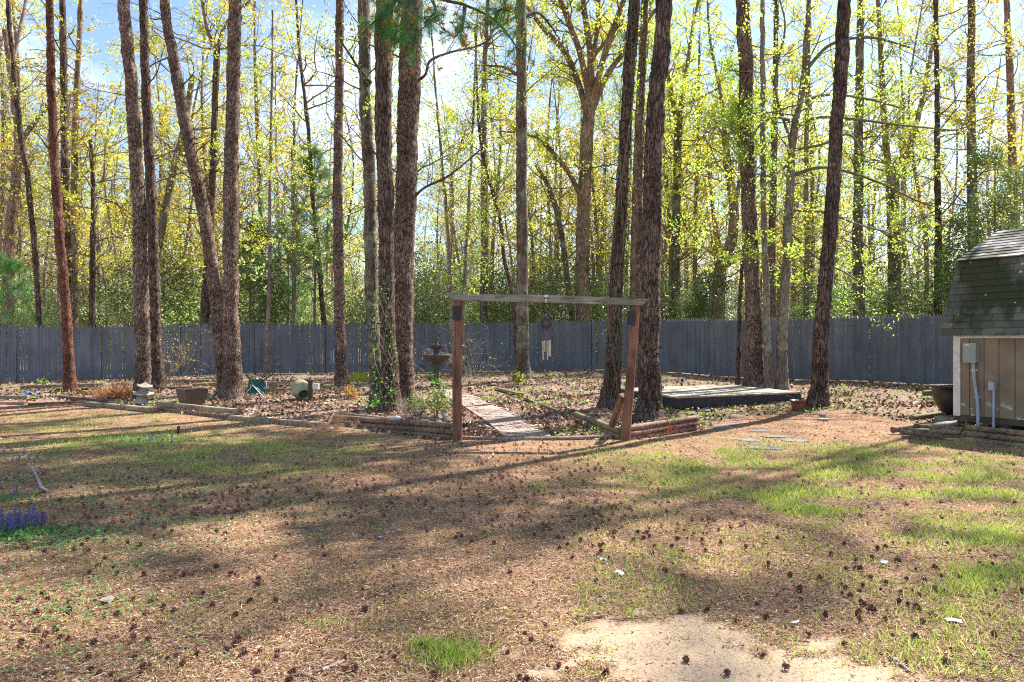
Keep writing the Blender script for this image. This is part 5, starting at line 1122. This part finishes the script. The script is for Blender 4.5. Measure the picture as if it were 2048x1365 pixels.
def place_shrubs(n, y0, y1, kinds, smin=.7, smax=1.2):
    for _ in range(n):
        y = rng.uniform(y0, y1); x = rng.uniform(-.82, .82)*y; j = int(rng.choice(kinds)); loc = (x, y, float(gz(x, y))-.05)
        if j not in us2: o = SH[j]; o.location = loc; us2.add(j)
        else: o = dup(SH[j], loc, rng.uniform(0, 6.28), rng.uniform(smin, smax))
        o['label'] = '%s in the %s woods %s' % (SADJ[j], depthword(y), zone(x, y))
place_shrubs(38, 29.5, 36, [0, 1, 1, 2, 3, 4, 4], .5, 1.0); place_shrubs(52, 36, 50, [0, 0, 1, 2, 2, 3, 4], .6, 1.05); place_shrubs(80, 50, 100, [0, 0, 2, 3, 4, 4], .8, 1.25)
# evergreen holly tree behind the shed
for (px, d, h, lab) in ((1990, 27, 8.5, 'dense dark holly tree rising behind the shed roof'), (1420, 29, 4., 'dark glossy holly bush above the fence left of the deck pine'), (1930, 28, 5.5, 'holly bush between the slender dark trunk and the shed roof'), (500, 29, 6, 'dark leafy holly above the fence right of the thick straight pine')):
    bx = (px-CX)/F*d; g = (bx, d, float(gz(bx, d))); t = thing('holly_tree', lab, 'tree', g, 'hollies at the wood edge'); wd, tips = MB(), []
    wd.tube([(0, 0, -.05), (0, 0, h*.9)], [.08, .02], 7)
    for i in range(int(h*7)):
        z = h*rng.uniform(.06, .95); a = rng.uniform(0, 6.28); branch(wd, (0, 0, z), (math.cos(a), math.sin(a), .35), (1.15-z/h)*h*.26+.3, .02, 0, 1, tips, .03, .2, 4, (4, 7))
    wd.build('trunk', M['far'], t, local=True); MB().leaves(tippts(tips, 7, .14), .11, .6).build('foliage', M['holly'], t, smooth=False, local=True)
# far woods: one mass nobody could count
wd = MB(); lv = MB()
for i in range(420):
    y = rng.uniform(115, 190); x = rng.uniform(-.85, .85)*y; h = rng.uniform(13, 22); wd.tube([(x, y, 0), (x+rng.normal(0, .5), y, h*.5), (x+rng.normal(0, 1), y, h)], [.22, .14, .03], 4, cap=False)
    k = 230; c = np.array([x, y, h*.62])+rng.normal(0, 1, (k, 3))*np.array([2., 2., h*.21]); lv.leaves(c, .42, .7)
    k = 120; c = np.array([x, y+2, 0])+np.abs(rng.normal(0, 1, (k, 3)))*np.array([2.5, 2, 2.6])*np.array([rng.choice([-1, 1]), 1, 1]); lv.leaves(c, .4, .7, mi=1)
o = wd.build('distant_woods', [M['far']]); tag(o, 'distant grey trunks of the deep woods behind everything', 'woods', kind='stuff')
o = lv.build('distant_foliage', [M['bud'], M['under']], smooth=False); tag(o, 'pale mass of distant woodland foliage behind the forest trees', 'foliage', kind='stuff')

# ---------------------------------------------------------------- trees outside the picture that shade the lawn
for (x, y, H) in ((13.7, 18.3, 24), (15.2, 19.2, 25), (20.5, 22, 22), (13.5, 9.5, 21), (16, 15, 22), (9.5, 13.2, 22), (19, 11, 20), (13, 19.5, 20)):  # slim broadleaf pair added out of view to throw soft dapple on the lawn
    g = np.array([x, y, float(gz(x, y))])
    if abs(x/y) < .74: continue
    t = thing('pine_tree', 'slim unseen broadleaf tree added outside the picture to dapple the lawn' if H > 23.5 else 'tall pine standing outside the right side of the picture', 'tree', g, 'trees beyond the right edge'); mb = MB(); mb.tube(smoothpath([g-[0, 0, .1], g+[.1, 0, 8], g+[0, .2, H]], 40), np.linspace(.10 if H > 23.5 else .2, .04, 40), 12, bark=.004); mb.build('trunk', M['pine'], t); crown_child('leaf' if H > 23.5 else 'pine', int(rng.integers(0, 3)), t, g+[0, 0, H-8.5], rng.uniform(0, 6))

# ---------------------------------------------------------------- hanging pine bough with orange cones (a limb of the thick central pine)
host = [o for o in bpy.data.objects if o.get('label', '').startswith('thickest reddish pine')][0]
wd, nd, oc = MB(), MB(), MB(); d0 = 9.8; M['catkin'] = simple('orange_pollen_cone', (.62, .22, .05), (.42, .12, .03), 30, .7)
sprays = [[(818, -60, 13.), (800, -10, 10.5), (770, 30, d0), (752, 70, d0)], [(800, -30, 10.8), (780, 10, d0), (742, 50, d0)], [(818, -60, 13.), (860, -10, 10.4), (930, 10, d0+.3), (990, 40, d0+.4), (1020, 75, d0+.3), (1040, 105, d0)],
          [(818, -50, 12.), (830, 0, 10.2), (835, 50, d0), (825, 95, d0)], [(930, 10, d0+.3), (925, 50, d0), (910, 75, d0)], [(800, -10, 10.5), (795, 40, d0-.2), (790, 80, d0-.2)], [(990, 40, d0+.4), (1000, 20, d0), (1025, 15, d0)], [(860, -10, 10.4), (870, 20, d0-.3), (850, 45, d0-.4)]]
for s_ in sprays:
    q = smoothpath([P(*p) for p in s_], 14); wd.tube(q, np.linspace(.03, .007, 14), 6)
    for i in range(4, 14):
        for _ in range(2 if i < 9 else 3):
            a = q[i]; dd = rng.normal(size=3)*.8+np.array([0, 0, -.1]); e_ = a+dd*rng.uniform(.08, .26); wd.tube([a, (a+e_)/2+[0, 0, .02], e_], [.005, .004, .003], 4, cap=False)
            needles(nd, np.array([a*(1-f)+e_*f for f in (.5, .75, .9, 1.)]), 16, .20, .0028)
            if rng.random() < .33:
                for _k in range(9):
                    v_ = rng.normal(size=3); v_ /= np.linalg.norm(v_); oc.tube([e_, e_+v_*.045], [.008, .005], 5)
for nm, b_, m_ in (('bough', wd, 'dark'), ('bough_needles', nd, 'needle'), ('pollen_cones', oc, 'catkin')): b_.build(nm, M[m_], host, smooth=(nm == 'bough'))

# ---------------------------------------------------------------- ivy, bushes, plants
def ivy(label, path, d, rad, n, size=.05, spread=1.0):
    g = P(*path[0][:2], d); t = thing('ivy_vine', label, 'ivy', g); q = smoothpath([P(p[0], p[1], d) for p in path], 40); mb = MB(); C = []
    for _ in range(4):
        ph = rng.uniform(0, 6.28); pts = [q[i]+np.array([math.cos(ph+i*.16)*rad(i/39), -abs(math.sin(ph+i*.16))*rad(i/39), 0]) for i in range(40)]; mb.tube(pts, .006, 4, cap=False)
    mb.build('stems', M['stick'], t)
    for _ in range(n):
        f = rng.random()**spread; i = f*39; i0 = min(int(i), 38); c = q[i0]*(1-(i-i0))+q[i0+1]*(i-i0); a = rng.uniform(-math.pi, 0)*1.15; C.append(c+np.array([math.cos(a), math.sin(a), 0])*(rad(f)+rng.uniform(.0, .05))+rng.normal(0, .03, 3))
    MB().leaves(np.array(C), rng.uniform(size*.7, size*1.2, n), .9).build('leaves', M['ivy'], t, smooth=False)
ivy('sparse green ivy climbing the dark trunk left of the right gate post', [(1222, 800), (1232, 600), (1247, 300), (1268, 0)], G(1220, 815)[1], lambda f: .21-.08*f, 520, .055)
ivy('green ivy on the lower part of the central cluster of three trunks', [(770, 805), (768, 720), (768, 640), (772, 560)], 14.25, lambda f: .22-.08*f, 320, .045, 1.5)
def bush(name, label, cat, px, py, h, w, leaf, nleaf, size, stems=10, mat='stick', lev=1, up_=1., group=None):
    g = G(px, py); t = thing(name, label, cat, g, group); wd, tips = MB(), []
    for i in range(stems):
        a = rng.uniform(0, 6.28); branch(wd, g+[rng.normal(0, w*.1), rng.normal(0, w*.1), 0], (math.cos(a)*w/h, math.sin(a)*w/h, up_), h*rng.uniform(.6, 1.), .006, 0, lev, tips, .03, .2, 4, (3, 5))
    wd.build('stems', M[mat], t)
    if nleaf: T = np.vstack(tips); C = T[rng.integers(0, len(T), nleaf)]+rng.normal(0, size*.7, (nleaf, 3)); C[:, 2] = np.maximum(C[:, 2], g[2]+.02); MB().leaves(C, rng.uniform(size*.7, size*1.2, nleaf), .65).build('foliage', M[leaf], t, smooth=False)
M['redleaf'] = leafmat('red_yellow_leaf', (.60, .26, .07), (.38, .42, .06), .5, scale=7.)
M['dry'] = leafmat('dry_straw', (.55, .33, .13), (.42, .24, .10), .4)
bush('small_shrub', 'low shrub with red and yellow green leaves left of the central cluster', 'shrub', 697, 797, .36, .36, 'redleaf', 380, .05)
bush('weed_plant', 'green leafy weed at the foot of the thickest central pine', 'plant', 838, 832, .42, .2, 'weed', 160, .06)
bush('weed_plant', 'tall bright green weed just left of the left gate post', 'plant', 872, 836, .62, .24, 'weed', 240, .06)
bush('weed_plant', 'small green weed in front of the fountain pedestal', 'plant', 870, 772, .42, .2, 'ivy', 120, .08)
bush('weed_plant', 'bright lime plant at the foot of the central oak', 'plant', 1037, 768, .34, .26, 'lime', 130, .09)
bush('weed_plant', 'low weeds in front of the grey oak of the central cluster', 'plant', 745, 818, .2, .4, 'weed', 180, .05, stems=14)
bush('weed_plant', 'low green weeds under the crooked pine pair', 'plant', 400, 800, .16, .4, 'weed', 120, .05)
bush('weed_plant', 'small lime seedling between the stacked logs near the shed', 'plant', 1932, 868, .2, .12, 'lime', 34, .045, 4)
bush('weed_plant', 'leafy seedling patch left of the black tub', 'plant', 1860, 800, .25, .35, 'weed', 90, .06)
bush('weed_plant', 'seedlings at the foot of the slim dark tree at left', 'plant', 84, 768, .22, .3, 'lime', 60, .07)
bush('twiggy_bush', 'bare twiggy bush with tiny buds right of the narrow dark pine', 'bush', 335, 775, 1.9, 1., 'gold', 260, .045, 12, 'stick', 2)
bush('twiggy_bush', 'leafless grey twiggy bush in front of the fence right of the left gate post', 'bush', 935, 766, 1.6, 1.4, 'lime', 40, .06, 14, 'palestick', 2)
bush('twiggy_bush', 'leafless spindly bush around the dark fountain', 'bush', 868, 762, 1.7, 1.1, None, 0, .05, 4, 'palestick', 2)
bush('bramble', 'dry grey bramble stems at the foot of the thickest central pine', 'bush', 818, 838, .45, .25, None, 0, .05, 12, 'palestick', 1)
# dry ornamental grass
g = G(232, 796); t = thing('dry_ornamental_grass', 'dead straw orange clump of ornamental grass left of the stone lantern', 'grass clump', g); mb = MB(); C = g+rng.normal(0, 1, (260, 3))*np.array([.22, .14, 0])
V, Q = blades(C, rng.uniform(.08, .3, 260), .010, 2.2); mb.add(V, Q); C = g+rng.normal(0, 1, (26, 3))*np.array([.05, .05, 0]); V, Q = blades(C, rng.uniform(.35, .5, 26), .02, .55); mb.add(V, Q); mb.build('blades', M['dry'], t, smooth=False)
# purple bugle flowers
M['petal'] = leafmat('violet_petal', (.24, .16, .62), (.15, .10, .45), .35); M['bugle'] = leafmat('bugle_leaf', (.13, .28, .07), (.07, .17, .05), .4)
def bugle(label, spots, px, py, leafn, w):
    g = G(px, py); t = thing('bugle_flowers', label, 'flowers', g); pet, st = MB(), MB()
    for sx, sy, hp in spots:
        c = G(sx, sy); h = hp/F*c[1]; st.tube([c, c+[0, 0, h]], .004, 5)
        k = int(26+h*260); f = rng.random(k); a = rng.uniform(0, 6.28, k); C = c+np.stack([np.cos(a)*.017*(1.15-f*.6), np.sin(a)*.017*(1.15-f*.6), h*(.15+.85*f)], -1); pet.leaves(C, rng.uniform(.009, .017, k), .8)
    pet.build('flower_spikes', M['petal'], t, smooth=False); st.build('stems', M['bugle'], t)
    C = g+rng.normal(0, 1, (leafn, 3))*np.array([w, w*.7, 0]); C[:, 2] = gz(C[:, 0], C[:, 1])+rng.uniform(.01, .05, leafn); MB().leaves(C, rng.uniform(.02, .045, leafn), .7, .5).build('leaves', M['bugle'], t, smooth=False)
bugle('clump of violet bugle flower spikes at the left edge of the lawn', [(58, 1048, 32), (66, 1045, 36), (62, 1062, 34), (70, 1060, 30), (84, 1052, 30), (90, 1052, 28), (22, 1058, 34), (30, 1056, 40), (36, 1062, 36), (14, 1066, 30), (5, 1068, 40), (45, 1066, 22), (27, 1070, 30), (2, 1055, 36), (76, 1056, 34), (50, 1056, 26), (-6, 1064, 36), (39, 1054, 34), (18, 1050, 26)], 55, 1072, 700, .22)
bugle('lone violet flower spike above the larger violet clump', [(33, 990, 20), (28, 996, 14)], 35, 998, 120, .12)
bugle('small scattered violet flowers in the left grass before the brown planter', [(rng.uniform(272, 350), rng.uniform(876, 900), rng.uniform(7, 11)) for _ in range(9)], 312, 880, 500, .45)
bugle('tiny violet flowers along the left edge of the lawn behind the fallen branch', [(rng.uniform(0, 90), rng.uniform(900, 925), rng.uniform(6, 11)) for _ in range(8)], 45, 912, 260, .4)
# fallen dead pine boughs
def bough(label, name, pts, ncol, n, ln_, w, mat='dry', lift=0.03):
    g = G(*pts[0][:2]); t = thing(name, label, 'dead branch', g); q = []
    for p in pts: a = G(p[0], p[1]); a[2] += lift+(p[2] if len(p) > 2 else 0); q.append(a)
    q = smoothpath(q, 16); wd, nd = MB(), MB(); wd.tube(q, np.linspace(.018, .006, 16), 6, cap=False)
    for _ in range(n):
        i = rng.integers(2, 16); e_ = q[i]+rng.normal(0, 1, 3)*np.array([.14, .14, .05]); e_[2] = max(e_[2], float(gz(e_[0], e_[1]))+.01); wd.tube([q[i], (q[i]+e_)/2+[0, 0, .03], e_], [.005, .004, .003], 4, cap=False); needles(nd, e_[None]+rng.normal(0, .02, (3, 3)), 10, ln_, w)
    wd.build('stems', M['stick'], t); nd.build('needles', M[ncol], t, smooth=False)
M['rustneedle'] = leafmat('rust_needle', (.62, .20, .06), (.45, .13, .04), .4); M['tanneedle'] = leafmat('tan_needle', (.55, .33, .22), (.38, .20, .13), .35)
bough('fallen dead pine bough with tan needles in front of the left log wall', 'fallen_bough', [(700, 862, .1), (670, 862, .12), (640, 872, .05), (610, 880)], 'tanneedle', 46, .14, .004)
bough('grey dead branch with clinging straw against the left end of the log wall', 'fallen_bough', [(672, 836, .2), (664, 850, .12), (650, 862)], 'tanneedle', 16, .10, .003)
g = P(1340, 838, 11.6); t = thing('fallen_bough', 'rust orange dead pine sprig draped over the right log wall', 'dead branch', g); wd, nd = MB(), MB()
for s_ in ([(1300, 842, 11.8), (1322, 835, 11.7), (1336, 840, 11.5), (1342, 856, 11.38)], [(1310, 843, 11.8), (1330, 838, 11.6), (1348, 846, 11.5), (1356, 855, 11.4)], [(1312, 861, 11.38), (1335, 856, 11.36), (1350, 852, 11.38)]): wd.tube(smoothpath([P(*p) for p in s_], 10), np.linspace(.007, .004, 10), 5)
for p, k in (((1338, 849, 11.4), 60), ((1352, 848, 11.42), 50), ((1340, 855, 11.36), 40)):
    c = P(*p); D = rng.normal(size=(k, 3))*np.array([.35, .3, .3])+np.array([0.05, -.1, -1.]); D /= np.linalg.norm(D, axis=1, keepdims=True); s_ = np.cross(D, [0, 1., 0]); s_ /= np.linalg.norm(s_, axis=1, keepdims=True); C = np.tile(c, (k, 1)); V = np.stack([C-s_*.003, C+s_*.003, C+D*rng.uniform(.08, .16, (k, 1))], 1).reshape(-1, 3); nd.add(V, np.arange(3*k).reshape(-1, 3))
wd.build('stems', M['stick'], t); nd.build('needles', M['rustneedle'], t, smooth=False)
